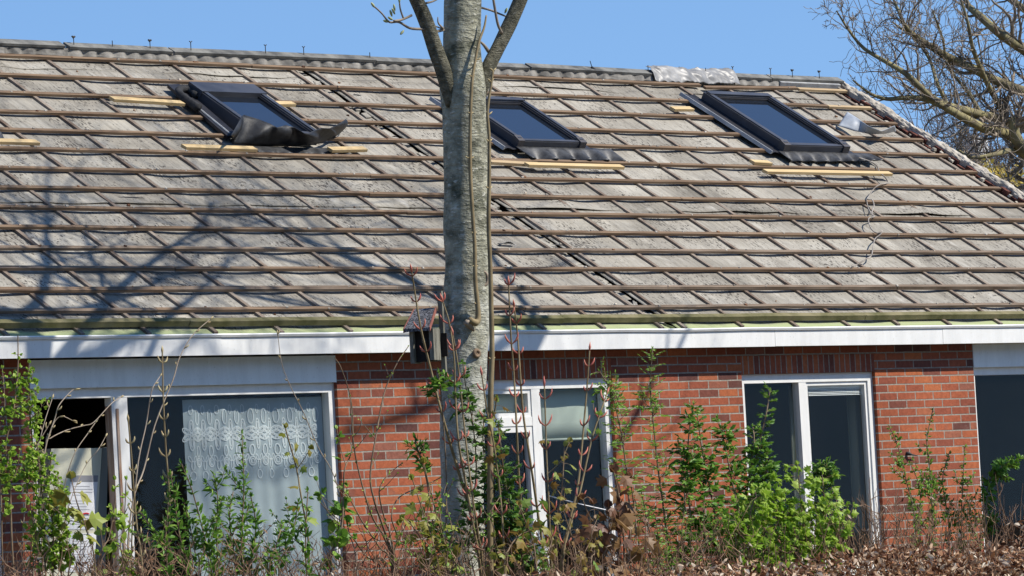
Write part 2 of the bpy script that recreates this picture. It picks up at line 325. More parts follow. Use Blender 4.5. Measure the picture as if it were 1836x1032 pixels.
M['sky_block_dark'] = leaf_mat('sky_block_leaf', [(.02, .03, .014), (.045, .055, .025)], .1, .8)
M['lf_mid'] = leaf_mat('mid_green_leaf', [(.11, .25, .03), (.19, .36, .045), (.29, .45, .07)], .36)
M['lf_olive'] = leaf_mat('olive_leaf', [(.24, .20, .035), (.33, .31, .055), (.28, .37, .06)], .35)
M['lf_maroon'] = leaf_mat('maroon_leaf', [(.13, .06, .04), (.22, .11, .055), (.28, .18, .065)], .3)
M['lf_rust'] = leaf_mat('rust_olive_leaf', [(.24, .13, .04), (.31, .22, .05), (.26, .29, .055), (.15, .28, .045)], .32)
M['dry'] = leaf_mat('dry_leaf', [(.05, .02, .01), (.20, .085, .04), (.36, .18, .085), (.55, .36, .22), (.84, .73, .57)], .2, .7)
M['drytwig'] = simple('dry_twig', (.10, .052, .03), (.34, .21, .125), 12, .85)
M['yellow'] = leaf_mat('yellow_blossom', [(.42, .30, .04), (.52, .40, .07)], .3)
M['ground'] = simple('garden_soil', (.055, .042, .028), (.12, .10, .05), 2.5, .95, .4)
M['grass'] = simple('grass_field', (.05, .085, .02), (.10, .14, .04), 1.5, .95, .4)

# ---------------------------------------------------------------- ground
g = MB(); g.grid(lambda a, c: (-400+800*a, -400+900*c, -.02+.02*math.sin(a*90)*math.sin(c*80)), 60, 60)
o = g.build('ground', M['ground']); o['kind'] = 'structure'

# ================================================================ HOUSE
house = empty('house', (0, 0, 0), 'red brick bungalow being reroofed, its battens laid bare around the skylights', 'house')
Z0 = 2.5
XL, XR, XV = -9.0, 10.0, 10.09
OPEN = [(-4.6, -3.03, .30, Z0-.13), (-2.765, 0.0, .30, Z0+.112), (1.25, 2.79, .85, Z0-.085), (4.225, 5.79, .85, Z0-.085), (7.01, 9.45, .30, Z0+.125)]
wb = MB(); x = XL
WT = Z0+.125
for (a, c, z0, z1) in OPEN:
    wb.box(x, a, 0, .1, 0, WT)
    if z0 > 0: wb.box(a, c, 0, .1, 0, z0)
    if z1 < WT-.001 and c-a < 1.6: wb.box(a, c, 0, .1, z1+.137, WT)
    x = c
wb.box(x, XR, 0, .1, 0, WT)
wall = wb.build('front_wall', M['brick'], house)
for (a, c, z0, z1) in OPEN:
    if c-a < 1.6:
        s = MB(); s.box(a, c, .001, .1, z1, z1+.137); s.build('lintel', M['soldier'], house)
# gable wall and rear wall
gw = MB()
zr = R(0, 4.60).z; yr = R(0, 4.60).y
gw.add([(XR, .1, 0), (XR, 2*yr, 0), (XR, 2*yr, 2.7), (XR, yr, zr-.05), (XR, .1, 2.78), (XR-.1, .1, 0), (XR-.1, 2*yr, 0), (XR-.1, 2*yr, 2.7), (XR-.1, yr, zr-.05), (XR-.1, .1, 2.78)],
       [(0, 1, 2, 3, 4), (9, 8, 7, 6, 5), (0, 5, 6, 1), (1, 6, 7, 2), (2, 7, 8, 3), (3, 8, 9, 4), (4, 9, 5, 0)])
gw.build('gable_wall', M['brick'], house)
gw = MB(); gw.box(XL, XR-.1, 2*yr-.1, 2*yr, 0, 2.7); gw.box(XL, XL+.1, .1, 2*yr-.1, 0, 2.7); gw.build('rear_wall', M['brick'], house)
# rooms behind the windows
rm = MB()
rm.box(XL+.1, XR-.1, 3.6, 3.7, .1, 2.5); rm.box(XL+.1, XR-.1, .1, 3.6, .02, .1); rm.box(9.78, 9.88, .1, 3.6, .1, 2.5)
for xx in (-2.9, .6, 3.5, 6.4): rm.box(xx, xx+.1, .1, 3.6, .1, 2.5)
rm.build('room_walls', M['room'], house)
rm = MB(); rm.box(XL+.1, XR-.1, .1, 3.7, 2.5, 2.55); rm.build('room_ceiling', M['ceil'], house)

# ---------------------------------------------------------------- windows
def bar(mb, x0, x1, z0, z1, y0=.032, y1=.10): mb.box(x0, x1, y0, y1, z0, z1)
def window(x0, x1, z0, z1, posts=(), fw=.06, transom=None, sash=(), skip=(), label=None):
    """outer frame, mullions, sashes and panes; skip lists the bays left without glass"""
    wd = MB(); bar(wd, x0, x0+fw, z0, z1); bar(wd, x1-fw, x1, z0, z1); bar(wd, x0+fw, x1-fw, z1-fw*1.15, z1); bar(wd, x0+fw, x1-fw, z0, z0+fw)
    wd.box(x0-.0, x1, -.03, .031, z0-.04, z0-.001)
    fr = wd.build('window', M['white'], house)
    if label: fr['label'] = label
    pm = MB()
    for (a, c) in posts: bar(pm, a, c, z0+fw, z1-fw*1.15, .034)
    if posts: pm.build('mullion', M['white'], fr)
    edges = [x0+fw]+[e for p_ in posts for e in p_]+[x1-fw]
    for i in range(0, len(edges), 2):
        a, c = edges[i], edges[i+1]; k = i//2; zt = z1-fw*1.15
        if k in skip: continue
        zb = z0+fw
        if transom and transom[0] == k:
            tm = MB(); bar(tm, a, c, transom[1]-.045, transom[1]+.02, .036); tm.build('transom', M['white'], fr)
            sm = MB(); d = .03
            for (za, zc) in ((transom[1]+.02, zt), (zb, transom[1]-.045)):
                dd = d if za > zb+.01 else .045
                bar(sm, a, a+dd, za, zc, .042, .09); bar(sm, c-dd, c, za, zc, .042, .09); bar(sm, a+dd, c-dd, zc-dd, zc, .042, .09); bar(sm, a+dd, c-dd, za, za+dd, .042, .09)
            sm.build('sash', M['white'], fr)
        elif k in sash:
            sm = MB(); d = .028
            bar(sm, a, a+d, zb, zt, .044, .09); bar(sm, c-d, c, zb, zt, .044, .09); bar(sm, a+d, c-d, zt-d, zt, .044, .09); bar(sm, a+d, c-d, zb, zb+d, .044, .09); sm.build('sash', M['white'], fr)
        gm = MB(); gm.add([(a, .072, zb), (c, .072, zb), (c, .072, zt), (a, .072, zt)], [(0, 1, 2, 3)]); gm.build('pane', M['glass'], fr)
    return fr
W0 = window(-4.6, -3.03, .34, Z0-.13)
W1 = window(-2.765, 0.0, .34, Z0-.082, posts=((-2.04, -1.90),), fw=.055, skip=(0,), label='wide white window with an empty left bay')
W2 = window(1.25, 2.79, .89, Z0-.087, posts=((1.965, 2.055),), fw=.06, transom=(0, Z0-.375))
W3 = window(4.225, 5.79, .89, Z0-.087, posts=((4.915, 5.0),), fw=.058, sash=(1,))
W4 = window(7.01, 9.45, .34, Z0-.075, posts=((8.3, 8.38),), fw=.05)
# stained stile and edges of the post beside the empty bay
s = MB(); s.box(-2.005, -1.985, .026, .0335, .42, Z0-.22); s.box(-2.041, -2.0405, .035, .1, .40, Z0-.2); s.build('bare_wood_stile', M['rust'], W1)
for (x0, x1, zb, zt) in ((-2.765, -.004, Z0-.078, Z0+.112), (7.014, 9.45, Z0-.071, Z0+.125)):
    s = MB(); s.box(x0, x1, -.004, .03, zb, zt-.004); s.box(x0+.01, x1-.01, .033, .1, zb-.003, zt-.003); s.build('panel_board', M['panel'], house)

# ---------------------------------------------------------------- fascia and gutter
xs = [XL-.1, -4.0, -1.21, 1.25, 4.45, 6.45, XV+.05]
for i in range(len(xs)-1):
    a, c = xs[i]+.0015, xs[i+1]-.0015; j0, j1 = rnd(-.003, .003), rnd(-.003, .003)
    s = MB(); y0 = -.16
    s.hexa([(a, y0+j0, Z0+.113+j1), (c, y0-j0, Z0+.113-j1), (c, -.135, Z0+.113-j1), (a, -.135, Z0+.113+j1), (a, y0-.003+j0, Z0+.232), (c, y0-.003-j0, Z0+.232), (c, -.135, Z0+.232), (a, -.135, Z0+.232)])
    s.build('fascia_board', M['fascia'], house)
s = MB(); s.box(XL, XV, -.134, -.001, Z0+.128, Z0+.14); s.build('soffit', M['oldwood'], house)
s = MB(); us = np.linspace(XL-.1, XV+.06, 90)
def gut(u):
    wv = .004*mnoise.noise(V((u*1.3, 0, 3.0))); y = -.168+wv*.5; z = Z0+.245+wv
    return [(u, y-.006, z-.011), (u, y-.013, z+.004), (u, y-.008, z+.012), (u, y+.005, z+.010), (u, y+.03, z-.006), (u, y+.03, z-.014)]
s.strip(gut, us, 0, 1); s.build('gutter', M['fascia'], house)

# ---------------------------------------------------------------- roof
CB = [-8.65, -8.03, -7.41, -6.79, -6.17, -5.55, -4.92, -4.3, -3.67, -3.05, -2.41, -1.83, -1.23, -.626, .03, .68, 1.31, 1.96, 2.59, 3.21, 3.46, 4.115, 4.73, 5.34, 5.95, 6.57, 7.22, 7.80, 8.42, 9.05, 9.46, 9.88]
rs = MB()
rs.hexa([R(XL, -.0, -.10), R(9.96, -.0, -.10), R(9.96, 4.58, -.10), R(XL, 4.58, -.10), R(XL, .0, -.035), R(9.96, .0, -.035), R(9.96, 4.58, -.035), R(XL, 4.58, -.035)])
roof = rs.build('roof', M['shade_dark'], house)
def uvs(o, fn):
    me = o.data; ul = me.uv_layers.new(name='UVMap'); off = world_loc(o)
    for lp in me.loops:
        ul.data[lp.index].uv = fn(me.vertices[lp.vertex_index].co+off)
def roof_uv(P): return (P.x, (P-O).dot(UV))
def sag(u, v):
    for a, c in zip(CB[:-1], CB[1:]):
        if a <= u <= c:
            t = (u-a)/(c-a); k = .5+.8*mnoise.noise(V((a*3.1, round(v/.316)*1.7, .5)))
            return -.013*k*math.sin(math.pi*t)**2*(c-a)/.62
    return 0
def underlay(u0, u1, v0, v1, lift=0.0, nu=None, ragged=0.0):
    s = MB(); nu = max(8, int((u1-u0)/.05)); nv = max(6, int((v1-v0)/.07))
    def fn(a, c):
        u = u0+(u1-u0)*a; v = v0+(v1-v0)*c
        if c == 0 and ragged: v += ragged*mnoise.noise(V((u*1.4, 7, v0)))+ragged*.5*mnoise.noise(V((u*6, 2, v0)))
        h = sag(u, v)+.004*mnoise.noise(V((u*4, v*5, 0)))
        if lift and c < .12: h += lift*(1-c/.12)*max(0, .35+mnoise.noise(V((u*.9, 3, v0))))
        return R(u, v, h)
    s.grid(fn, nu, nv); o = s.build('underlay_sheet', M['underlay'], roof, True, .004); uvs(o, roof_uv); return o
for (u0, u1) in ((XL, 3.29), (3.40, 9.96)):
    underlay(u0, u1, 0.0, 2.0); underlay(u0, u1, 1.985, 4.36, .03, ragged=.012)
    underlay(u0, u1, 4.33, 4.56, .02, ragged=.035)
# torn strip with crumbled pieces along the open joint
s = MB()
for k in range(60):
    v = .1+k*.0755+rnd(-.03, .03); u = 3.345+rnd(-.035, .035); L_ = rnd(.02, .06); W_ = rnd(.015, .04); r_ = rnd(-.6, .6); h = rnd(-.028, -.005)
    if rnd(0, 1) < .25: continue
    q = [(-W_, -L_), (W_*.8, -L_*.7), (W_, L_), (-W_*.6, L_*.8)]
    pts = [(u+a*math.cos(r_)-c*math.sin(r_), v+a*math.sin(r_)+c*math.cos(r_)) for a, c in q]
    s.hexa([R(a, c, h-.012) for a, c in pts]+[R(a, c, h+rnd(-.006, .012)) for a, c in pts])
o = s.build('torn_joint', M['underlay'], roof); uvs(o, roof_uv); o['kind'] = 'stuff'
v = 0.0
while v < 4.5:
    l_ = rnd(.12, .3)
    if rnd(0, 1) > .22:
        s = MB(); w0, w1 = rnd(0, .02), rnd(0, .02); s.grid(lambda a, c: R(3.285+w0*c+(.12-w0-w1*c)*a, v+l_*c, -.018+.012*mnoise.noise(V((a*3, (v+l_*c)*8, 5)))), 4, 6); o = s.build('torn_strip', M['underlay'], roof, True); uvs(o, roof_uv)
    v += l_+rnd(0, .03)

def wood_bar_v(name, u, v0, v1, h0, h1, wd, mat):
    s = MB(); ph = rnd(0, 100)
    def fn(v):
        k = .004*mnoise.noise(V((ph, v*1.5, 0)))
        return [R(u-wd/2+k, v, h0), R(u+wd/2+k, v, h0), R(u+wd/2+k, v, h1), R(u-wd/2+k, v, h1)]
    s.strip(fn, np.linspace(v0, v1, 16), 0, 1); return s.build(name, mat, roof)
for u in CB: wood_bar_v('counter_batten', u, .0+rnd(-.01, .01), 4.50, .001, .019, .034, M['counter'])
# tile battens, broken off around the skylights
ROWS = [.300, .607, .910, 1.222, 1.538, 1.850, 2.165, 2.484, 2.812, 3.137, 3.455, 3.79, 4.11, 4.468]
SKY = [(1.50, 2.30), (4.45, 5.30), (7.50, 8.60)]
def batten(u0, u1, v, mat, h0=.0195, hh=.022, wd=.036, dv0=0, dv1=0, name='batten'):
    s = MB(); ph = rnd(0, 99)
    def fn(u):
        t = (u-u0)/(u1-u0); q = v+dv0*(1-t)+dv1*t+.007*mnoise.noise(V((u*.8, ph, v)))+.003*mnoise.noise(V((u*3, ph, v)))
        h = h0+.002*mnoise.noise(V((u*1.1, ph, 9)))
        b2 = .0012
        return [R(u, q-wd/2, h), R(u, q+wd/2, h), R(u, q+wd/2, h+hh), R(u, q-wd/2+b2, h+hh), R(u, q-wd/2, h+hh-b2)]
    s.strip(fn, np.linspace(u0, u1, max(4, int((u1-u0)/.12))), 0, 1); return s.build(name, mat, roof)
for i, v in enumerate(ROWS):
    segs = [(XL, 9.99+rnd(-.04, .05))]
    if 2.84 < v < 4.2:
        cut = []
        if v < 4.0: cut += [(1.44+(.1 if v > 3.4 else 0), 2.31-(.0 if v > 3.4 else .02))]
        if 3.0 < v < 4.0: cut += [(4.46, 5.30)]
        if v > 3.0: cut += [(7.57, 8.62)]
        out = []; x = XL
        for a, c in cut: out.append((x, a+rnd(-.02, .02))); x = c+rnd(-.02, .02)
        out.append((x, 9.99)); segs = out
    if v == ROWS[-1]: segs = [(XL, 8.06), (8.07, 9.36), (9.365, 10.02)]
    if v == ROWS[12]: segs = segs[:-1]+[(segs[-1][0], 9.39), (9.395, 9.98)]
    fin = []
    for a, c in segs:
        x = a
        while c-x > 4.6:
            y = x+rnd(3.4, 4.2); fin.append((x, y)); x = y+.003
        fin.append((x, c))
    for (a, c) in fin:
        mt = M['batten'] if i > 3 or rnd(0, 1) < .3 else M['batten_grey']
        d0 = d1 = rnd(-.006, .006)
        if v == ROWS[-1] and a > 8.06 and a < 9.3: d0, d1 = -.05, .02
        if v == ROWS[-1] and a > -1 and a < 8.06: d1 = min(d1, -.0)
        if (v == ROWS[-1] and a > 9.3) or (v == ROWS[12] and a > 9.39): mt = M['pine_old']
        batten(a, c, v, mt, dv0=d0, dv1=d1)
for (a, c) in ((XL, -4.4), (-4.397, -1.42), (-1.417, 2.21), (2.213, 5.6), (5.603, 8.7), (8.703, 10.03)):
    batten(a, c, .105+rnd(-.004, .004), M['moss_batten'], .0195, .042, .05)
# bits of tile nib left on the lowest battens
s = MB(); d_ = MB()
for k in range(520):
    v = random.choice(ROWS+[.105]); u = rnd(-3.6, 9.9); r_ = rnd(.003, .011)
    on = rnd(0, 1) < .7; h = (.042 if on else .004)
    if not on: v += rnd(.02, .2)
    else: v += rnd(-.012, .014)
    q = [(-1, -.7), (.8, -1), (1, .6), (-.7, 1)]
    mb_ = s if rnd(0, 1) < .75 else d_
    mb_.hexa([R(u+a*r_*1.4, v+c*r_, h-.002) for a, c in q]+[R(u+a*r_*1.1, v+c*r_*.8, h+r_*rnd(.5, 1.1)) for a, c in q])
s.build('tile_crumbs', M['mortar'], roof)['kind'] = 'stuff'; d_.build('dead_leaf_bits', M['dry'], roof)['kind'] = 'stuff'
# dark slits where the old sheets have split
for (px, py, l_, w_) in ((235, 356, .16, .007), (720, 372, .12, .004), (1000, 441, .09, .006), (905, 260, .07, .006), (1415, 380, .11, .004), (1500, 379, .14, .004), (640, 172, .05, .01), (1060, 468, .05, .012)):
    u, v = onroof(px, py, .0); s = MB(); n_ = 10
    s.grid(lambda a, c: R(u+l_*(2*a-1), v+(c-.5)*2*w_*math.sin(math.pi*a)*(1+.5*mnoise.noise(V((a*5, u, 3))))+.006*math.sin(a*4), .0065), n_, 1); s.build('split', M['iron'], roof)
# ---------------------------------------------------------------- ridge
PU0, PU1, ZU = onroof(1186, 143, .08)[0], onroof(1338, 150, .08)[0], onroof(1405, 154, .05)[0]
s = MB(); RIDGE = [(XL, PU0+.02), (PU1-.02, ZU)]
for (u0, u1) in RIDGE:
    nu = int((u1-u0)/.018)
    def fn(a, c):
        u = u0+(u1-u0)*a; ph = (u/.1475+.25*mnoise.noise(V((u*.9, 4, 4)))) % 1
        d = math.exp(-((ph-.5)/(.24+.10*(1-c)))**2)*max(0, 1-c*1.15)**.5*(.7+.6*mnoise.noise(V((u*3, 1, 1))))
        v = 4.515+.055*c+d*.045; h = .022+.044*c-d*.012+.005*mnoise.noise(V((u*9, c*4, 0)))
        return R(u, v, h)
    s.grid(fn, nu, 8)
s.build('ridge_tiles', M['ridge_grey'], roof, True, .012)
s = MB(); s.rbox(ZU+.005, 10.0, 4.53, 4.585, .02, .064); s.rbox(XL, 10.0, 4.565, 4.60, -.03, .05); s.build('ridge_backing', M['zinc'], roof)
x = XL
for (a, c, dh, tilt) in ((XL, -2.2, 0, .0), (-2.19, .9, .004, .012), (.95, 2.0, .006, -.004), (2.02, 4.2, 0, .01), (4.21, 6.0, .0, -.006), (6.02, PU0+.3, .006, -.02), (PU1-.1, ZU-.1, .0, -.006), (ZU-.095, 10.06, .0, .004)):
    s = MB()
    s.hexa([R(a, 4.555, .066+dh*.6), R(c, 4.555, .066+dh*.6+tilt*.6), R(c, 4.645, .06+dh*.6+tilt*.6), R(a, 4.645, .06+dh*.6),
            R(a, 4.555, .088+dh*.6), R(c, 4.555, .088+dh*.6+tilt*.6), R(c, 4.645, .085+dh*.6+tilt*.6), R(a, 4.645, .085+dh*.6)])
    s.build('ridge_plank', M['ridge_plank'], roof)
for (px, py, kind) in ((157, 98, 1), (208, 88, 0), (277, 92, 1), (347, 93, 2), (478, 97, 2), (545, 99, 2), (666, 106, 0), (1075, 130, 3), (1183, 140, 0), (1235, 140, 0), (1284, 143, 0), (1334, 146, 2), (1386, 139, 2), (1427, 142, 1), (1475, 144, 1)):
    u, v = onroof(px, py, .09); p = R(u, 4.60, .085); s = MB()
    tip = p+V((-.03 if kind == 3 else 0, 0, .065 if kind else .05)); s.tube([p-V((0, 0, .02)), tip], .0035, 5)
    if kind == 1: s.tube([tip+V((-.016, 0, .004)), tip+V((0, .004, -.003)), tip+V((.016, 0, .003))], [.006, .011, .007], 6)
    if kind == 2: s.tube([tip+V((-.014, 0, .008)), tip, tip+V((.014, 0, .009))], .004, 5)
    if kind == 3: s.tube([p+V((-.015, 0, .01)), p+V((.02, 0, -.012))], [.012, .016], 6)
    s.build('ridge_clip', M['iron'], roof)
# rear slope
s = MB(); s.hexa([(XL, yr, zr-.10), (XV, yr, zr-.10), (XV, 2*yr+.2, 2.62), (XL, 2*yr+.2, 2.62), (XL, yr, zr+.06), (XV, yr, zr+.06), (XV, 2*yr+.2, 2.75), (XL, 2*yr+.2, 2.75)])
s.build('rear_slope', M['ridge_grey'], roof)
# verge: crumbling mortar over broken brick
s = MB()
def vg(a, c):
    v = -.1+4.70*a; ang = math.pi*c
    n1 = mnoise.noise(V((v*2.6, c*2, 1))); n2 = mnoise.noise(V((v*9, c*4, 5))); n3 = mnoise.noise(V((v*26, c*9, 8)))
    rr = 1+.30*n1+.35*n2+.22*n3
    return R(10.085-.05*math.cos(ang)*rr+.012*n1, v, .035+.042*math.sin(ang)*rr-(.03 if c in (0, 1) else 0))
s.grid(vg, 340, 14); s.build('verge_mortar', M['mortar'], roof)
s = MB()
for k in range(45):
    v = -.1+k*.104; s.rbox(10.0+rnd(-.012, .012), 10.11, v, v+.098, -.12, .035+rnd(-.035, .012))
s.build('verge_brick', M['brick_dark'], roof)
s = MB()
for k in range(90):
    v = rnd(0, 4.55); u = 10.01+rnd(-.05, .03); r_ = rnd(.006, .022); h = rnd(-.02, .03)
    s.hexa([R(u+a*r_*rnd(.6, 1.3), v+c*r_*rnd(.6, 1.3), h+d*r_*rnd(.4, 1)) for d in (-1, 1) for a, c in ((-1, -1), (1, -1), (1, 1), (-1, 1))])
s.build('mortar_crumbs', M['mortar'], roof)['kind'] = 'stuff'

# ---------------------------------------------------------------- new pine boards nailed on the roof
def pine(px0, py0, px1, py1, h0=.046, hh=.024, wd=.055, mat='pine'):
    u0, v0 = onroof(px0, py0, h0+hh/2); u1, v1 = onroof(px1, py1, h0+hh/2); s = MB()
    pts = [(u0, v0-wd/2), (u1, v1-wd/2), (u1-.01, v1+wd/2), (u0-.01, v0+wd/2)]
    s.hexa([R(a, c, h0) for a, c in pts]+[R(a, c, h0+hh) for a, c in pts]); s.build('pine_board', M[mat], roof)
for q in ((201, 178, 328, 186), (495, 187, 527, 187), (330, 264, 458, 268), (592, 269, 655, 268), (-40, 253, 68, 256), (945, 296, 1116, 300, .046, .024, .05), (1206, 196, 1241, 196), (1349, 291, 1381, 293), (1372, 308, 1597, 312, .047, .024, .05)): pine(*q)
pine(878, 291, 968, 296, .03, .024, .05, 'pine_old')

# ---------------------------------------------------------------- skylights
def skylight(u0, u1, v0, v1, h=.115, fw=.062, hood=False, label=None, tray=True):
    lo_, mid = .02, h
    s = MB()
    s.rbox(u0, u0+fw, v0, v1, lo_, mid); s.rbox(u1-fw, u1, v0, v1, lo_, mid); s.rbox(u0+fw, u1-fw, v1-fw, v1, lo_, mid); s.rbox(u0+fw, u1-fw, v0, v0+fw, lo_, mid-.014)
    s.rbox(u0+fw, u1-fw, v0+.006, v0+fw*.5, mid-.0138, mid-.004)
    for a in (u0, u1-fw): s.rbox(a+.012, a+fw-.012, v0+.02, v1-.02, mid+.0003, mid+.011)
    if hood: s.rbox(u0-.006, u1+.006, v1-.15, v1+.02, mid-.04, mid+.016)
    else: s.rbox(u0+.02, u1-.02, v1-fw+.004, v1-.008, mid+.0112, mid+.018)
    fr = s.build('skylight', M['skyframe'], house)
    if label: fr['label'] = label
    s = MB(); s.rbox(u0+fw, u1-fw, v0+fw, v1-fw, mid-.034, mid-.026); s.build('pane', M['skyglass'], fr)
    s = MB()
    g_ = .012
    s.rbox(u0+fw, u0+fw+g_, v0+fw, v1-fw, mid-.0255, mid-.012); s.rbox(u1-fw-g_, u1-fw, v0+fw, v1-fw, mid-.0255, mid-.012); s.rbox(u0+fw+g_, u1-fw-g_, v1-fw-g_, v1-fw, mid-.0255, mid-.012)
    s.build('glazing_seal', M['tray'], fr)
    if not hood:
        s = MB()
        for a in (u0-.006, u1-fw-.004):
            s.strip(lambda t: [R(a, v0-.012, mid-.07+.07*t), R(a+fw+.01, v0-.012, mid-.07+.07*t), R(a+fw+.01, v0+.06, mid-.07+.082*t+.003), R(a, v0+.06, mid-.07+.082*t+.003)], [0, .5, 1], 0, 1)
        s.build('corner_cap', M['skyframe_brown'], fr)
    if tray:
        s = MB(); s.grid(lambda a, c: R(u0-.155+.155*a, v0-.03+(v1-v0+.12)*c, .048+.008*math.sin(a*7)), 5, 4)
        s.build('side_flashing', M['tray'], fr, False, .004)
        s = MB(); s.grid(lambda a, c: R(u1+.1*a, v0-.03+(v1-v0+.08)*c, .05), 3, 3); s.build('side_flashing', M['tray'], fr, False, .004)
        s = MB(); s.strip(lambda t: [R(u0-.175, v0-.03+(v1-v0+.13)*t, .036), R(u0-.155, v0-.03+(v1-v0+.13)*t, .045), R(u0-.157, v0-.03+(v1-v0+.13)*t, .066), R(u0-.165, v0-.03+(v1-v0+.13)*t, .066)], np.linspace(0, 1, 5), 0, 1)
        s.build('flashing_lip', M['zinc'], fr)
    return fr
def apron(fr, pts_px, h0, amp, per, depth, mat='lead', name='apron', curl=0.0):
    """wavy lead skirt below a skylight, from (u0, u1, v_top)"""
    u0, u1, vt = pts_px; s = MB()
    def fn(a, c):
        u = u0+(u1-u0)*a; wv = math.sin(2*math.pi*u/per+1.3*math.sin(u*5))
        return R(u, vt-depth*c*(1+.25*wv*c), h0*(1-c)+.028*c+amp*c*wv+curl*c*a*a)
    s.grid(fn, 70, 8); return s.build(name, M[mat], fr, True, .004)
S3 = skylight(7.72, 8.56, 3.09, 4.12, .118, .07, label='largest skylight with a brown-grey frame')
apron(S3, (7.66, 8.86, 3.085), .055, .022, .15, .14, curl=.03)
S2 = skylight(4.44, 5.215, 3.03, 3.83, .115, .06, label='skylight half hidden behind the tree trunk')
apron(S2, (4.42, 5.52, 3.02), .06, .034, .23, .17)
S1 = skylight(1.605, 2.265, 3.03, 3.86, .12, .062, hood=True, label='skylight with its lead apron curled up', tray=False)
s = MB(); ed = []
BOT = [(412, 252), (417, 259), (445, 261), (480, 262), (515, 263), (550, 262), (575, 257), (595, 249), (608, 241), (613, 236)]
TOP = [(414, 244), (435, 206), (462, 214), (483, 222), (497, 229), (512, 225), (528, 229), (548, 241), (562, 235), (575, 230), (590, 231), (602, 226), (620, 214)]
def ev(poly, t):
    k = t*(len(poly)-1); i = min(int(k), len(poly)-2); f = k-i
    return poly[i][0]*(1-f)+poly[i+1][0]*f, poly[i][1]*(1-f)+poly[i+1][1]*f
def apr(a, c):
    b0 = ev(BOT, a); t0 = ev(TOP, a); ub, vb = onroof(*b0, .03); ut, vt = onroof(*t0, .20)
    B = R(ub, vb, .03); T = R(ut, vt, .20); bow = math.sin(math.pi*c)*(.03+.022*math.sin(a*34))
    return B*(1-c)+T*c+V((0, -1, .1))*bow
s.grid(apr, 90, 10); s.build('apron', M['rubber'], S1, True, .004)
s = MB(); u0_, v0_ = onroof(305, 158, .03); u1_, v1_ = onroof(412, 250, .03)
s.strip(lambda t: [R(u0_+(u1_-u0_)*t-.03, v0_+(v1_-v0_)*t, .03), R(u0_+(u1_-u0_)*t+.09, v0_+(v1_-v0_)*t, .05), R(u0_+(u1_-u0_)*t+.09, v0_+(v1_-v0_)*t+.01, .06), R(u0_+(u1_-u0_)*t-.03, v0_+(v1_-v0_)*t+.01, .055)], np.linspace(0, 1, 6), 0, 1)
s.build('side_flashing', M['tray'], S1)
s = MB(); s.tube([R(*onroof(a, c, .07), .07) for a, c in ((335, 178), (352, 190))], .006, 6); s.tube([R(*onroof(a, c, .06), .06) for a, c in ((358, 196), (412, 240))], .008, 6); s.build('flashing_lip', M['zinc'], S1)
s = MB(); s.tube(smooth_path([R(*onroof(a, c, .08), .08) for a, c in ((356, 194), (338, 182), (322, 169), (322, 162), (334, 160), (346, 165), (352, 172))], 5), .033, 10, True, .15); s.build('foam_roll', M['foam'], S1, True)
apron(S1, (1.50, 2.48, 2.96), .03, .012, .15, .10, name='apron_skirt')
# lead apron of a further skylight just outside the left edge of the picture
u0e = onroof(-14, 240, .1)[0]
S0 = skylight(u0e-.7, u0e, 3.03, 3.83, .115, .06, tray=False)
apron(S0, (u0e-.75, u0e+.21, 3.06), .05, .024, .19, .10)

# ---------------------------------------------------------------- loose things on the roof
s = MB(); uA, uB = PU0, PU1
def pl(a, c):
    u = uA+(uB-uA)*a+.02*mnoise.noise(V((c*5, a*9, 2))); n1 = mnoise.noise(V((a*9, c*1.6+a*2, 1)))+.45*mnoise.noise(V((a*24+c*3, c*3, 6)))
    v = 4.49+.17*c; h = .045+.068*math.sin(min(1, c*1.05)*math.pi*.62)+.026*n1
    return R(u, v, h)
s.grid(pl, 120, 26)
o = s.build('plastic_sheet', M['plastic_grey'], None, True, .002); tag(o, 'crinkled grey plastic sheet wrapped over the roof ridge', 'plastic sheet')
s = MB(); FB = [(1503, 226), (1530, 235), (1560, 241), (1588, 240), (1606, 236)]; FT = [(1519, 201), (1537, 212), (1556, 226), (1580, 236), (1604, 226)]
def fl(a, c):
    b0 = ev(FB, a); t0 = ev(FT, a); P = R(*onroof(*b0, .055), .055); Q = R(*onroof(*t0, .14), .14)
    return P*(1-c)+Q*c+NV*(.02*math.sin(math.pi*c)*math.sin(a*9))
s.grid(fl, 30, 10); o = s.build('metal_flap', M['flap'], None, True, .004); tag(o, 'curled grey-blue metal flap lying on the battens near the right verge', 'metal flap')
WP = [(1538, 287), (1552, 289), (1562, 293), (1571, 300), (1574, 304), (1577, 312), (1585, 320), (1592, 327), (1588, 330), (1577, 333), (1566, 341), (1558, 352), (1554, 360), (1562, 362), (1566, 372), (1563, 382), (1567, 390), (1557, 395), (1556, 402), (1562, 412), (1572, 420), (1582, 416), (1578, 422), (1567, 433), (1564, 450), (1561, 462), (1552, 468), (1538, 474), (1527, 480)]
s = MB(); s.tube(smooth_path([R(*onroof(a, c, .052), .052+rnd(0, .02)) for a, c in WP], 3), .0055, 5)
s.tube(smooth_path([R(*onroof(a, c, .052), .054) for a, c in ((1554, 360), (1556, 372), (1562, 384), (1568, 390))], 3), .004, 5)
o = s.build('wire', M['wire'], None, True); tag(o, 'pale bent wire trailing down the battens on the right of the roof', 'wire')
u_, v_ = onroof(908, 437, .02); s = MB(); s.grid(lambda a, c: R(u_-.08+.16*a, v_-.015+.03*c, .012+.03*math.sin(a*3.1)*(1-c)), 8, 3)
o = s.build('felt_scrap', M['lead'], None, True, .003); tag(o, 'small black scrap curling from the roof surface beside the trunk', 'scrap')

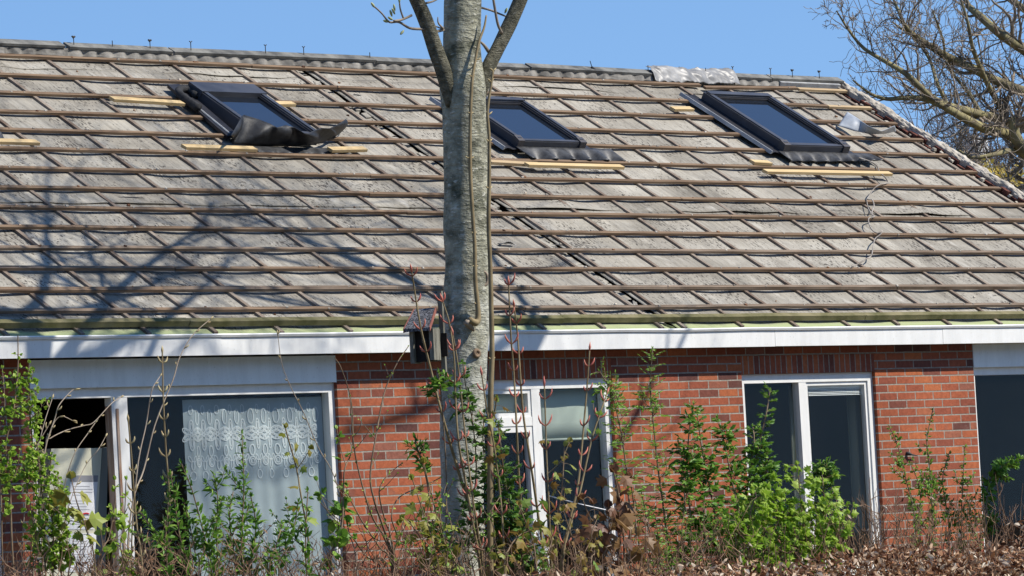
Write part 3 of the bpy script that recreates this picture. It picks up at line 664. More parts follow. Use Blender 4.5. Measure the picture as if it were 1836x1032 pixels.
# ---------------------------------------------------------------- things inside the windows
cx0, cx1 = -1.335, -.055
cur = empty('lace_curtain', (-.8, .115, .4), 'white net curtain with a lace flower band in the wide left window', 'curtain')
s = MB()
def cu(x, z): return V((x, .115+.008*math.sin(x*21)+.005*math.sin(x*47+1), z))
s.grid(lambda a, c: cu(cx0+(cx1-cx0)*a, .4+1.93*c), 70, 8); s.build('net', M['sheer'], cur, True)
s = MB()
def ring(cx, cz, rx, rz, ang, wd=.0045, n=14):
    k = len(s.v); ca, sa = math.cos(ang), math.sin(ang)
    for i in range(n):
        g = 2*math.pi*i/n
        for f in (1-wd/rx, 1+wd/rx):
            x = rx*f*math.cos(g); z = rz*(1+(f-1)*rx/rz)*math.sin(g); P = cu(cx+x*ca-z*sa, cz+x*sa+z*ca); s.v.append(P+V((0, -.004, 0)))
    for i in range(n):
        a = k+2*i; b_ = k+2*((i+1) % n); s.f.append((a, b_, b_+1, a+1))
zz = Z0-.405; px_ = .1225
for i in range(11):
    cx = cx0+.055+i*px_
    if cx > cx1-.04: break
    for ang, d, rz_ in ((0, .052, .045), (math.pi, .058, .05), (1.05, .043, .036), (-1.05, .043, .036), (2.1, .045, .038), (-2.1, .045, .038)):
        ring(cx-math.sin(ang)*d, zz+math.cos(ang)*d, .017, rz_, ang); ring(cx-math.sin(ang)*d, zz+math.cos(ang)*d, .008, rz_*.55, ang, .003)
    ring(cx, zz, .012, .012, 0); ring(cx+px_/2, zz+.02, .011, .016, 0, .003); ring(cx+px_/2, zz-.115, .02, .036, 0); ring(cx+px_/2, zz-.19, .026, .03, 0); ring(cx+px_/2, zz-.19, .013, .016, 0, .003)
    ring(cx, zz-.21, .012, .03, 0, .0035); ring(cx+px_/2, zz+.115, .022, .05, 0, .0035); ring(cx, zz+.165, .014, .03, 0, .003); ring(cx-.02, zz-.165, .01, .022, .5, .003); ring(cx+.02, zz-.165, .01, .022, -.5, .003)
    ring(cx, zz-.28, .024, .03, 0, .0035)
    if .45 < cx-cx0 < 1.1:
        for k in range(3): ring(cx+rnd(-.02, .02), zz-.62-.055*k, .016, .026, rnd(-.7, .7), .0035)
s.build('lace_flowers', M['lace'], cur, True)
s = MB(); s.grid(lambda a, c: V((2.16+.68*a, .135+.004*math.sin(a*9), Z0-.52+.36*c)), 10, 3); s.tube([(2.16, .135, Z0-.525), (2.84, .135, Z0-.525)], .009, 8)
o = s.build('roller_blind', M['blind_pale'], None, True, .002); tag(o, 'pale green roller blind half drawn in the window right of the trunk', 'roller blind')
s = MB(); s.grid(lambda a, c: V((1.42+.62*a, .135+.004*math.sin(a*9), Z0-.33+.17*c)), 10, 3)
o = s.build('window_blind', M['blind_pale'], None, True, .002); tag(o, 'short pale blind behind the small top light right of the trunk', 'blind')
vb_ = empty('venetian_blind', (5.37, .115, Z0-.24), 'white venetian blind drawn up at the top of the two-pane window', 'venetian blind')
s = MB(); s.box(5.07, 5.74, .078, .10, Z0-.205, Z0-.18); s.build('head_rail', M['blind_white'], vb_)
for k in range(5):
    s = MB(); z = Z0-.209-k*.011; s.box(5.075, 5.735, .078, .10, z-.005, z); s.build('slat', M['blind_white'], vb_)
for (x0, x1, lab) in ((5.80, 6.02, 'grey drape hanging inside the right pane under the venetian blind'), (5.12, 5.24, 'dark grey drape inside the left pane of the two-pane window')):
    s = MB(); s.grid(lambda a, c: V((x0+(x1-x0)*a+.10*(1-c)*(a-.2), .3+.025*math.sin(a*16), .95+1.38*c)), 30, 4)
    o = s.build('drape', M['drape'], None, True, .003); tag(o, lab, 'drape', 'drapes in the two-pane window')
# cream panel leaning in the empty bay, with notices
y0 = .16
c0_, c1_, c2_, c3_ = at(92, 803, y0), at(183, 802, y0), at(168, 1032, y0), at(74, 1032, y0)
dn = (c2_-c1_).normalized(); dn2 = (c3_-c0_).normalized(); s = MB()
lowR = c1_+dn*1.75; lowL = c0_+dn2*1.75; bk = V((.012, .14, 0))
s.hexa([lowL, lowR, lowR+bk, lowL+bk, c0_, c1_, c1_+bk, c0_+bk]); 
dr_q = [at(184, 802, y0+.03), at(194, 800, y0+.03), at(187, 1100, y0+.03), at(163, 1100, y0+.03)]
dr = empty('leaning_panel', (-2.3, y0, .3), 'cream door panel standing askew in the empty left window bay', 'door panel'); s.build('panel', M['cream'], dr); s = MB(); s.hexa([dr_q[3], dr_q[2], dr_q[2]+V((0, .03, 0)), dr_q[3]+V((0, .03, 0)), dr_q[0], dr_q[1], dr_q[1]+V((0, .03, 0)), dr_q[0]+V((0, .03, 0))]); s.build('edge_strip', M['edge_grey'], dr)  # grey of the edge strip stands for a board face in shade
def sheet(name, q, lab, lines, top=None, red=False):
    e = empty(name, at(q[0], q[3], y0-.004), lab, 'notice', 'notices on the cream panel'); x0, y_0, x1, y_1 = q; sl = (c2_.x-c1_.x)
    def P(a, c, off=.003): return at(x0+(x1-x0)*a-8*c, y_0+(y_1-y_0)*c, y0-off)
    s = MB(); s.add([P(0, 1), P(1, 1), P(1, 0), P(0, 0)], [(0, 1, 2, 3)]); s.build('paper', M['paper'], e, False, .001)
    s = MB()
    for k in range(lines):
        c = .2+.75*k/lines; L_ = rnd(.6, .95)
        if k % 5 == 4: continue
        s.add([P(.12, c+.010, .0045), P(.12+.76*L_, c+.010, .0045), P(.12+.76*L_, c, .0045), P(.12, c, .0045)], [(0, 1, 2, 3)])
    s.build('text_lines', M['ink'], e)
    if top:
        s = MB(); s.add([P(0, top, .005), P(1, top, .005), P(1, -.0, .005), P(0, -.0, .005)], [(0, 1, 2, 3)]); s.build('printed_band', M['greytop'], e)
    if red:
        s = MB(); s.tube([P(.68+.22*math.cos(g), .80+.10*math.sin(g), .006) for g in np.linspace(.3, 5.2, 14)], .005, 5); s.build('red_loop', M['redprint'], e)
sheet('notice', (127, 851, 176, 948), 'white printed notice with a grey band and red loop on the cream panel', 14, .12, True)
sheet('notice', (126, 955, 174, 1024), 'lower white printed notice with a plain top on the cream panel', 11)
# vent hole and small dark hook on the right pier
s = MB(); P = at(1626, 812, -.002); s.tube([P+V((0, .02, 0)), P+V((0, -.012, 0)), P+V((.03, -.03, -.012)), P+V((.10, -.02, -.02))], [.018, .016, .007, .004], 7)
s.build('wall_hook', M['iron'], house, True)
# cable across the window right of the trunk
s = MB(); A_, B_ = at(985, 888, -.3), at(1095, 915, -.02); s.tube([A_, (A_+B_)/2+V((0, 0, -.004)), B_], .004, 5)
o = s.build('cord', M['paper'], None); tag(o, 'thin white cord strung across the window right of the trunk', 'cord')

# ================================================================ MAIN TREE
TY = -2.6
def px_tube(mb, pts, Y=TY, n=16, sub=6, wob=.05, dY=None):
    P = []; Rr = []
    for i, q in enumerate(pts):
        y = Y+(dY[i] if dY else 0); p = at(q[0], q[1], y); P.append(p); Rr.append(q[2]/2/scale_at(p))
    P2 = smooth_path(P, sub); R2 = [float(np.interp(k/(len(P2)-1)*(len(Rr)-1), range(len(Rr)), Rr)) for k in range(len(P2))]
    mb.tube(P2, R2, n, True, wob); return P2, R2
base = at(832, 1032, TY); base.z = 0
tree = empty('bare_tree', base, 'bare grey-barked tree with forking limbs standing before the house', 'tree')
s = MB()
TR = [(833, 1290, 96), (832, 1150, 84), (832, 1032, 78), (829, 900, 78), (829, 800, 80), (831, 700, 81), (836, 600, 84), (838, 500, 82), (837, 400, 83), (836, 300, 80), (833, 210, 80), (830, 160, 84), (827, 120, 74), (828, 80, 68), (829, 0, 67), (829, -90, 64)]
P2, R2 = px_tube(s, TR, n=28, sub=8, wob=.07)
top = P2[-1]; tr_top = R2[-1]
trunk = s.build('trunk', M['bark'], tree, True)
s = MB()
l1, _ = px_tube(s, [(812, 190, 26), (797, 135, 30), (783, 95, 29), (770, 55, 27), (755, 18, 27), (743, -10, 26), (725, -60, 25)], n=14, sub=5, wob=.1)
o = s.build('limb', M['bark_limb'], tree, True)
s = MB()
l2, _ = px_tube(s, [(852, 205, 22), (866, 150, 27), (876, 120, 25), (893, 85, 25), (910, 52, 26), (926, 18, 26), (937, -10, 25), (955, -60, 24)], n=14, sub=5, wob=.1, dY=[0, -.02, -.04, -.05, -.06, -.08, -.1, -.12])
o = s.build('limb', M['bark_limb'], tree, True)
# crown above the picture
br = MB()
def grow(mb, p, d, L_, r, lev, spread=.5, upb=.18, nseg=5, zmin=None, wand=.28, kids=(4, 5), tips=None, minr=.0022, ns=None):
    pts = [p]; rs_ = [r]; dirs = [d]
    for k in range(nseg):
        d = (d+V((rnd(-1, 1), rnd(-1, 1), rnd(-1, 1)))*wand+V((0, 0, upb))).normalized()
        if zmin is not None:
            w_ = p-CAM; py_ = 516-F_PX*w_.dot(UP)/w_.dot(FW)
            if py_ > -130: d = V((d.x, d.y, .9)).normalized()
        if zmin is not None and p.z < zmin and d.z < .12: d = V((d.x, d.y, .2+rnd(0, .3))).normalized()
        p = p+d*(L_/nseg); pts.append(p); dirs.append(d); rs_.append(max(minr, r*(1-.75*(k+1)/nseg)))
    mb.tube(pts, rs_, ns or (8 if lev > 2 else 5 if lev > 1 else 3), False)
    if lev <= 1:
        if tips is not None: tips.append((pts[-1], dirs[-1]))
        return
    n = random.randint(*kids)
    for i in range(n):
        t = rnd(.22, 1.0); k = min(int(t*nseg), nseg-1); q = pts[k].lerp(pts[k+1], t*nseg-k)
        sd = V((rnd(-1, 1), rnd(-1, 1), rnd(-.6, 1))).normalized()
        nd = (dirs[k]*(1-spread)+sd*spread).normalized()
        grow(mb, q, nd, L_*rnd(.42, .68), max(minr, rs_[k]*rnd(.42, .62)), lev-1, spread, upb, max(3, nseg-1), zmin, wand, kids, tips, minr, None)
ZM = 5.5
random.seed(5)
grow(br, top, V((.05, .0, 1)), 4.2, tr_top*.98, 4, .5, .2, 7, ZM, .12)
grow(br, l1[-1], (l1[-1]-l1[-3]).normalized(), 3.2, .045, 4, .5, .15, 6, ZM, .18)
grow(br, l2[-1], (l2[-1]-l2[-3]).normalized(), 3.6, .045, 4, .5, .15, 6, ZM, .18)
for (dx, dy, h, L_) in ((1, -.25, .6, 5.2), (.95, .15, 1.1, 4.6), (1, -.5, 1.5, 5.0), (-.8, -.4, .9, 3.6), (.7, -.9, .9, 4.2), (.9, .45, .5, 4.6), (.2, -1, 1.6, 3.5), (1, 0, 2.1, 4.5), (.85, -.7, 2.4, 4.4)):
    grow(br, top+V((.02*h, 0, h)), V((dx, dy, .42 if h > .4 else .2)), L_, .05, 4, .45, .05 if h > .4 else .02, 6, ZM, .16, (5, 6))
br.build('crown', M['bark_limb'], tree, True)
# twigs with swelling buds that hang into the picture
def budded(pts, w0, w1, Y, buds, parent, mat='twig_grey', bmat='bud_green', bl=.045, name='twig'):
    s = MB(); n = len(pts); px_tube(s, [(a, c, w0+(w1-w0)*i/(n-1)) for i, (a, c) in enumerate(pts)], Y, 6, 4, .1); o = s.build(name, M[mat], parent, True)
    for (a, c, dx, dy) in buds:
        s = MB(); p = at(a, c, Y); d = at(a+dx, c+dy, Y)-p; d = d.normalized(); s.tube([p, p+d*bl*.4, p+d*bl*.8, p+d*bl], [.004, .009, .007, .001], 6); s.build('bud', M[bmat], o, True)
budded([(795, 54), (780, 57), (760, 53), (735, 51), (715, 40), (698, 40), (685, 25), (672, 13)], 6, 3, TY, [(672, 14, -3, -4), (696, 40, -6, -2), (703, 30, -2, -6), (724, 55, -5, 6)], tree)
budded([(738, 28), (720, 36), (706, 38)], 5, 4, TY-.02, [(704, 36, -5, -3), (708, 26, -3, -6)], tree)
budded([(724, 35), (718, 18), (716, 2)], 4, 3, TY-.02, [(716, 6, 0, -6), (708, 20, -1, -6)], tree)
budded([(795, 52), (786, 42), (785, 31)], 4, 2, TY-.02, [], tree)
budded([(795, 53), (780, 47), (776, 43)], 3, 2, TY-.01, [], tree)
budded([(764, 6), (776, 3), (790, -4)], 4, 3, TY-.02, [], tree)
budded([(862, 14), (880, 19), (900, 27), (910, 31)], 4, 3, TY+.05, [(905, 24, 3, -6), (911, 31, 5, -4)], tree)
budded([(900, 60), (893, 45), (888, 20), (884, -4)], 6, 5, TY-.08, [], tree)
budded([(876, 93), (868, 82), (862, 76)], 7, 4, TY-.02, [], tree)
# epicormic shoot that hooks out of the trunk and a torn stub
s = MB(); px_tube(s, [(842, 572, 12), (852, 577, 13), (857, 570, 11), (856, 545, 9), (852, 500, 8), (851, 440, 7), (847, 380, 7), (843, 300, 7), (843, 220, 6), (846, 150, 6), (852, 110, 5), (859, 75, 5), (868, 50, 4), (872, 28, 3)], TY-.17, 8, 6, .08)
sh = s.build('side_shoot', M['stem_olive'], tree, True)
for (a, c) in ((846, 138), (844, 205), (845, 285), (839, 284), (857, 108), (852, 480), (855, 545), (850, 420)):
    for sg in (-1, 1):
        p = at(a, c, TY-.17); d = (at(a+5*sg, c-4, TY-.17)-p); s = MB(); s.tube([p, p+d*.6, p+d], [.004, .005, .001], 5); s.build('bud', M['bud_tan'], sh, True)
P = at(866, 500, TY-.135); s = MB(); s.tube([P+V((.030*math.cos(g), -.012*math.cos(g), .046*math.sin(g))) for g in np.linspace(0, 2*math.pi, 20)], .010, 7, False); s.build('pruning_scar', M['stem_pale'], tree, True)
P = at(857, 632, TY-.16); s = MB(); s.tube([P+V((.024*math.cos(g), .01, .020*math.sin(g))) for g in np.linspace(0, 2*math.pi, 14)], .012, 7, False, .3); s.tube([P+V((0, .04, 0)), P+V((0, .008, 0))], .016, 7); s.build('bark_knot', M['stem'], tree, True)
s = MB(); px_tube(s, [(836, 575, 14), (844, 585, 10), (850, 592, 4)], TY-.15, 6, 3, .3); s.build('torn_bark', M['stem_pale'], tree, True)

# tall pole-like shoot beside the trunk
def shoot_name(n): return n
pole = empty('sapling', at(880, 1032, TY-.6)*1, 'tall thin olive pole of a sapling rising along the right side of the trunk', 'sapling'); pole.location.z = 0
s = MB(); px_tube(s, [(878, 1300, 14), (879, 1032, 12), (879, 850, 11), (880, 700, 10), (882, 640, 9.5), (881, 560, 9), (879, 480, 8), (876, 400, 7.5), (877, 330, 7), (877, 250, 6), (874, 200, 5.5), (881, 150, 4.5), (884, 128, 4)], TY-.6, 8, 6, .06); s.build('stem', M['stem_olive'], pole, True)
for (a, c) in ((884, 128), (880, 147), (877, 206), (877, 255), (877, 340), (882, 645)):
    for sg in (-1, 1):
        p = at(a, c, TY-.6); d = at(a+6*sg, c-6, TY-.6)-p; s = MB(); s.tube([p, p+d*.5, p+d], [.005, .006, .001], 5); s.build('bud', M['bud_tan'], pole, True)

tree2 = empty('bare_tree', V((4.1, -3.6, 0)), 'bare tree out of frame to the right whose branches shade the middle of the roof', 'tree')
s = MB(); t2 = smooth_path([V((4.1, -3.6, 0)), V((4.15, -3.62, 2)), V((4.08, -3.58, 4)), V((4.1, -3.6, 5.6))], 5); s.tube(t2, [.14-.05*k_/(len(t2)-1) for k_ in range(len(t2))], 14, True, .08); s.build('trunk', M['bark_limb'], tree2, True)
random.seed(14); br = MB(); tp2 = t2[-1]
grow(br, tp2, V((0, 0, 1)), 5.0, .09, 4, .45, .2, 7, 5.6, .1, (5, 6))
for (dx, dy, h, L_) in ((1, .2, 0, 3.2), (-.9, -.3, .1, 3.4), (-.6, .8, .4, 3.2), (.5, -.9, .5, 3.0), (-1, .2, 1.0, 3.4), (.8, .6, 1.3, 3.0), (-.3, -1, 1.6, 2.8)):
    grow(br, tp2+V((0, 0, h)), V((dx, dy, .7)), L_, .05, 4, .45, .1, 6, 5.6, .16, (4, 5))
br.build('crown', M['bark_limb'], tree2, True)

# ================================================================ NEST BOX on the trunk
bd = (CAM-at(760, 600, TY)); bd.z = 0; bd.normalize()
ang = math.radians(-22); fd = V((bd.x*math.cos(ang)-bd.y*math.sin(ang), bd.x*math.sin(ang)+bd.y*math.cos(ang), 0))   # front
sd = V((-fd.y, fd.x, 0))                                             # towards picture right
if sd.dot(RT) < 0: sd = -sd
nb = at(763, 650, TY-.02)+sd*(7/scale_at(at(763, 650, TY)))
box = empty('nest_box', nb, 'weathered wooden nest box with a felt roof hung on the left of the trunk', 'nest box')
k = 1/scale_at(nb)
def nbx(mb, a0, a1, b0, b1, c0, c1, tl=0):
    mb.hexa([nb+sd*a+fd*b_+V((0, 0, c)) for c in (c0, c1) for a, b_ in ((a0, b0), (a1, b0), (a1, b1), (a0, b1))])
s = MB(); nbx(s, -24*k, -17*k, -.02, .10, 0, 60*k); s.build('side_panel', M['oldwood'], box)
s = MB(); nbx(s, 14*k, 22*k, -.02, .10, 4*k, 60*k); s.build('side_panel', M['oldwood'], box)
s = MB(); nbx(s, -16.9*k, 13.9*k, .05, .066, 2*k, 58*k); s.build('front_panel', M['shade_dark'], box)
s = MB(); s.tube([nb+fd*.0665+V((0, 0, 40*k)), nb+fd*.069+V((0, 0, 40*k))], .018, 14); s.build('entrance_hole', M['iron'], box)
s = MB(); nbx(s, -16.9*k, 13.9*k, -.02, .05, 2*k, 6*k); s.build('floor_board', M['oldwood'], box)
s = MB(); nbx(s, 19*k, 27*k, -.06, -.035, -18*k, 128*k); s.build('back_board', M['oldwood'], box)
s = MB(); nbx(s, -20*k, 34*k, -.034, -.0205, 10*k, 52*k); s.build('back_panel', M['shade_dark'], box)
def roofpts(a0, a1, h): 
    return [nb+sd*a0+fd*.145+V((0, 0, 56*k+h)), nb+sd*a1+fd*.145+V((0, 0, 56*k+h)), nb+sd*(a1-7*k)-fd*.03+V((0, 0, 93*k+h)), nb+sd*(a0+1*k)-fd*.03+V((0, 0, 93*k+h))]
s = MB(); s.hexa(roofpts(-28*k, 20*k, 0)+roofpts(-28*k, 20*k, .02)); s.build('felt_roof', M['felt'], box)
for a in (-30*k, 20.2*k):
    s = MB(); s.hexa(roofpts(a, a+2*k, -.004)[:2]+[nb+sd*(a+2*k-(6*k if a > 0 else -2*k))-fd*.03+V((0, 0, 93*k-.004)), nb+sd*(a-(6*k if a > 0 else -2*k))-fd*.03+V((0, 0, 93*k-.004))] +
                       roofpts(a, a+2*k, .023)[:2]+[nb+sd*(a+2*k-(6*k if a > 0 else -2*k))-fd*.03+V((0, 0, 93*k+.023)), nb+sd*(a-(6*k if a > 0 else -2*k))-fd*.03+V((0, 0, 93*k+.023))]); s.build('barge_board', M['redwood'], box)

# ================================================================ TREES BEHIND THE GABLE
random.seed(21)
BY = 14.0
def far_tree(name, lab, boughs, Y, lev, mat, tmat, root=None, kids=(5, 7), rmul=1.0, tw=.012, Lm=1.0, prob=1.0):
    b0 = at(boughs[0][0][0], boughs[0][0][1], Y); b0.z = 0 if root is None else root
    e = empty(name, b0, lab, 'tree', 'trees beyond the gable'); s = MB(); t = MB()
    for bi, bo in enumerate(boughs):
        n = len(bo); dy = 0; P = []
        for i, q in enumerate(bo): P.append(at(q[0], q[1], Y+.25*math.sin(bi*2+i*.8)*min(1, i/2)))
        P = smooth_path(P, 4); w0, w1 = bo[0][2], bo[-1][2]; m_ = len(P)
        R_ = [(w0+(w1-w0)*i/(m_-1))/2/scale_at(P[i]) for i in range(m_)]
        s.tube(P, R_, 8, True, .12)
        if lev == 0: continue
        for i in range(2, m_):
            for _ in range(random.randint(*kids) if random.random() < prob else 0):
                k = min(i, m_-2); dr_ = (P[k+1]-P[k]).normalized(); sd_ = (RT*rnd(-1, .75)+UP*rnd(-.9, 1.2)+FW*rnd(-.9, .9)).normalized()
                grow(t, P[i], (dr_*.45+sd_*.75).normalized(), rnd(.5, 1.35)*Lm*(1-.55*i/m_), max(tw*.35, R_[i]*rnd(.25, .5)), lev, .55, .05, 7, None, .42, (2, 4), None, .0034)
    s.build('trunk', M[mat], e, True)
    if lev: t.build('branches', M[tmat], e, True)
    return e
far_tree('bare_tree', 'bare tree with mossy yellow-green boughs overhanging the right end of the house', [
    [(1915, 700, 66), (1908, 420, 58), (1900, 250, 50), (1898, 120, 42), (1894, 20, 34), (1888, -80, 24), (1880, -180, 12)],
    [(1908, 420, 34), (1880, 350, 32), (1850, 290, 28), (1822, 250, 24), (1816, 210, 18)],
    [(1899, 205, 24), (1872, 180, 22), (1836, 165, 20), (1790, 147, 16), (1743, 123, 14), (1693, 99, 12), (1660, 78, 11), (1636, 62, 9), (1622, 45, 7), (1612, 22, 5), (1600, -5, 4)],
    [(1902, 290, 24), (1870, 245, 22), (1836, 229, 20), (1803, 217, 18), (1760, 206, 15), (1700, 190, 12), (1666, 172, 10), (1626, 134, 7), (1590, 112, 6), (1550, 88, 5), (1522, 55, 4), (1500, 20, 2.5)],
    [(1850, 290, 22), (1816, 246, 17), (1768, 232, 14), (1730, 213, 12), (1693, 192, 10), (1660, 178, 8), (1622, 176, 6), (1590, 178, 5), (1560, 168, 4), (1530, 145, 3)],
    [(1898, 130, 22), (1836, 90, 16), (1792, 60, 13), (1760, 32, 11), (1736, 10, 9), (1726, -20, 8)],
    [(1896, 70, 18), (1840, 20, 12), (1800, -8, 10)],
    [(1816, 246, 14), (1800, 205, 11), (1770, 150, 8), (1745, 90, 6), (1735, 40, 5), (1720, -10, 4)],
    [(1850, 300, 14), (1822, 270, 10), (1790, 276, 8), (1745, 283, 6), (1715, 268, 4)],
    [(1700, 190, 8), (1680, 150, 7), (1668, 110, 5), (1640, 70, 4), (1600, 40, 3)],
    [(1760, 206, 8), (1735, 165, 6), (1700, 120, 5), (1690, 70, 4), (1672, 20, 3)],
], BY, 3, 'mossbark', 'twig_grey', 0, (1, 2), prob=.78, Lm=.85)
far_tree('bare_tree', 'thin dark bare tree standing upright beyond the verge', [[(1753, 420, 8), (1752, 330, 7), (1751, 262, 6), (1748, 215, 4), (1747, 180, 2.5)], [(1722, 300, 5), (1724, 275, 5), (1722, 255, 4), (1738, 230, 3)]], BY+6, 2, 'twig_far', 'twig_far', 0, (2, 3), 1, .012, .9)
far_tree('bare_tree', 'small dark bare sapling behind the crumbling verge', [[(1668, 300, 5), (1675, 255, 4), (1685, 235, 3), (1692, 220, 2)]], BY+5, 2, 'twig_far', 'twig_far', 0, (2, 3), 1, .012, .55)
far_tree('bare_tree', 'tangled grey-brown bare tree low behind the right end of the verge', [[(1800, 480, 8), (1800, 400, 7), (1795, 330, 6), (1780, 290, 4), (1765, 262, 3)], [(1820, 420, 7), (1826, 350, 6), (1832, 300, 5), (1834, 260, 3)], [(1770, 420, 6), (1765, 360, 5), (1752, 310, 4), (1735, 285, 3)], [(1850, 420, 6), (1846, 350, 5), (1825, 310, 4), (1810, 290, 3)]], BY+8, 3, 'twig_far', 'twig_far', 0, (2, 3), 1, .012, .8)
ys = empty('yellow_shrub', at(1800, 330, BY+3), 'yellow blossoming shrub behind the right verge', 'shrub'); ys.location.z = 0
s = MB(); t = MB()
for (a, c) in ((1775, 420), (1800, 420), (1825, 430)):
    p = at(a, c, BY+3); q = p.copy(); q.z = 0; grow(t, q, V((0, 0, 1)), p.z+.6, .05, 3, .4, .2, 5, None, .15, (5, 6), None, .005)
for _ in range(420):
    cx, cy = random.choice(((1768, 302), (1790, 306), (1815, 312), (1800, 318), (1780, 322), (1825, 322))); P = at(random.gauss(cx, 9), random.gauss(cy, 7), BY+3+rnd(-.6, .6)); d = V((rnd(-1, 1), rnd(-1, 1), rnd(-1, 1))).normalized(); a_ = d.orthogonal(); z_ = rnd(.02, .045)
    s.add([P-d*z_, P+a_*z_*.6, P+d*z_, P-a_*z_*.6], [(0, 1, 2, 3)])
t.build('branches', M['twig_far'], ys, True); s.build('blossom', M['yellow'], ys)
# pale chimney of a distant house
s = MB(); e = empty('distant_house', at(1793, 300, 45), 'distant grey house with a pale chimney glimpsed beyond the verge', 'house'); p = at(1793, 300, 45); e.location.z = 0
s.box(p.x-3, p.x+5, 44, 52, 0, p.z-.75); s.build('wall', M['edge_grey'], e)
for q_ in (-1.6, 1.2, 3.6):
    wq = MB(); wq.box(p.x+q_-.6, p.x+q_+.6, 43.96, 44.02, 3.2, 4.5); wf = wq.build('window', M['white'], e); wq = MB(); wq.box(p.x+q_-.52, p.x+q_+.52, 43.94, 43.965, 3.28, 4.42); wq.build('pane', M['skyglass'], wf)
s = MB(); s.add([(p.x-3.3, 43.6, p.z-.8), (p.x+5.3, 43.6, p.z-.8), (p.x+5.3, 52.4, p.z-.8), (p.x-3.3, 52.4, p.z-.8), (p.x-3.3, 48, p.z+.1), (p.x+5.3, 48, p.z+.1)], [(0, 1, 5, 4), (2, 3, 4, 5), (0, 4, 3), (1, 2, 5), (3, 2, 1, 0)]); s.build('roof', M['ridge_plank'], e)
s = MB(); s.box(p.x-.25, p.x+.25, 45.5, 46, p.z-.6, p.z+.75); s.build('chimney', M['white'], e)

# ================================================================ SHRUBS AND SHOOTS
def leaf(mb, p, d, n, L_, W_, kind='lance'):
    d = d.normalized(); n = (n-d*n.dot(d)); n = n.normalized() if n.length > 1e-5 else d.orthogonal().normalized(); b_ = d.cross(n)
    if kind == 'lance':
        mb.add([p, p+d*L_*.35+b_*W_*.5+n*W_*.18, p+d*L_*.72+b_*W_*.38+n*W_*.12-n*L_*.04, p+d*L_-n*L_*.14, p+d*L_*.72-b_*W_*.38+n*W_*.12-n*L_*.04, p+d*L_*.35-b_*W_*.5+n*W_*.18, p+d*L_*.5-n*L_*.01],
               [(0, 6, 1), (1, 6, 2), (2, 6, 3), (3, 6, 4), (4, 6, 5), (5, 6, 0)])
    elif kind == 'maple':
        pr = [(0, 0), (.12, .30), (.30, .62), (.36, .32), (.62, .55), (.66, .22), (1.0, 0), (.66, -.22), (.62, -.55), (.36, -.32), (.30, -.62), (.12, -.30)]
        vs = [p+d*L_*a+b_*L_*c+n*(-L_*.22*a*a-abs(c)*L_*.25+rnd(-.03, .03)*L_) for a, c in pr]; vs.append(p+d*L_*.35)
        mb.add(vs, [(12, (i+1) % 12, i) for i in range(12)])
    else:
        pr = [(0, 0), (.25, .42), (.6, .48), (.9, .25), (1, 0), (.9, -.25), (.6, -.48), (.25, -.42)]
        vs = [p+d*L_*a+b_*W_*c-n*L_*.12*a*a+n*abs(c)*W_*.2 for a, c in pr]; vs.append(p+d*L_*.5)
        mb.add(vs, [(8, (i+1) % 8, i) for i in range(8)])
def rv(): return V((rnd(-1, 1), rnd(-1, 1), rnd(-1, 1)))
def foliate(lm, sm, P, t0, t1, step, L_, W_, kind, up=.5, pet=0.0, clump=1, drop=.0, taper=True, side=4):
    """opposite leaves (or clumps of them) along the path P between fractions t0 and t1"""
    ln = [0]
    for a, c in zip(P[:-1], P[1:]): ln.append(ln[-1]+(c-a).length)
    T = ln[-1]; x = T*t0; rot_ = rnd(0, 6)
    while x < T*t1:
        i = max(0, min(len(P)-2, int(np.searchsorted(ln, x))-1)); q = P[i].lerp(P[i+1], (x-ln[i])/max(1e-6, ln[i+1]-ln[i])); ax = (P[i+1]-P[i]).normalized()
        a = ax.orthogonal().normalized(); b_ = ax.cross(a); rot_ += 1.57+rnd(-.3, .3); fr = (x/T-t0)/max(.01, t1-t0); sc_ = (1.05-.55*fr) if taper else rnd(.7, 1.1)
        for k in range(2):
            if rnd(0, 1) < .14: continue
            g_ = rot_+math.pi*k; o_ = a*math.cos(g_)+b_*math.sin(g_); d = (o_+ax*up+rv()*.25-V((0, 0, drop))).normalized(); tip = q
            if pet:
                tip = q+d*pet*sc_*rnd(.6, 1.2); sm.tube([q, q.lerp(tip, .5)+V((0, 0, .005)), tip], [.0022, .0018, .0014], 3, False)
            if kind == 'pinnate':
                m_ = 4
                for j in range(m_+1):
                    e_ = q.lerp(tip, .4+.6*j/m_); sidev = d.cross(V((0, 0, 1))); sidev = sidev.normalized() if sidev.length > .1 else RT
                    if j == m_: leaf(lm, e_, d+rv()*.2-V((0, 0, .2)), SUN+rv()*.7, L_*sc_*rnd(.8, 1.2), W_*sc_, 'lance')
                    else:
                        for sg in (-1, 1): leaf(lm, e_, d*.55+sidev*sg+rv()*.25-V((0, 0, .15)), SUN+rv()*.7, L_*sc_*rnd(.7, 1.1), W_*sc_, 'lance')
            else:
                for j in range(clump):
                    d2 = (d+rv()*(.28 if clump == 1 else .75)-V((0, 0, drop))).normalized()
                    leaf(lm, tip, d2, SUN+rv()*.8, L_*sc_*rnd(.5, 1.25), W_*sc_*rnd(.6, 1.2), kind)
        x += step*rnd(.75, 1.3)
    if t1 >= .98:
        for j in range(3): leaf(lm, P[-1], (P[-1]-P[-2]).normalized()+rv()*.4, rv(), L_*.5, W_*.5, 'lance' if kind in ('pinnate', 'maple') else kind)
bd_in = V((0, 0, 0))
def path(px_pts, Y, ground=True):
    P = [at(a, c, Y+rnd(-.03, .03)) for a, c in px_pts]
    if ground:
        q = P[0].copy(); q.z = 0; q += V((rnd(-.05, .05), rnd(-.05, .05), 0)); P = [q]+P
    return smooth_path(P, 5)
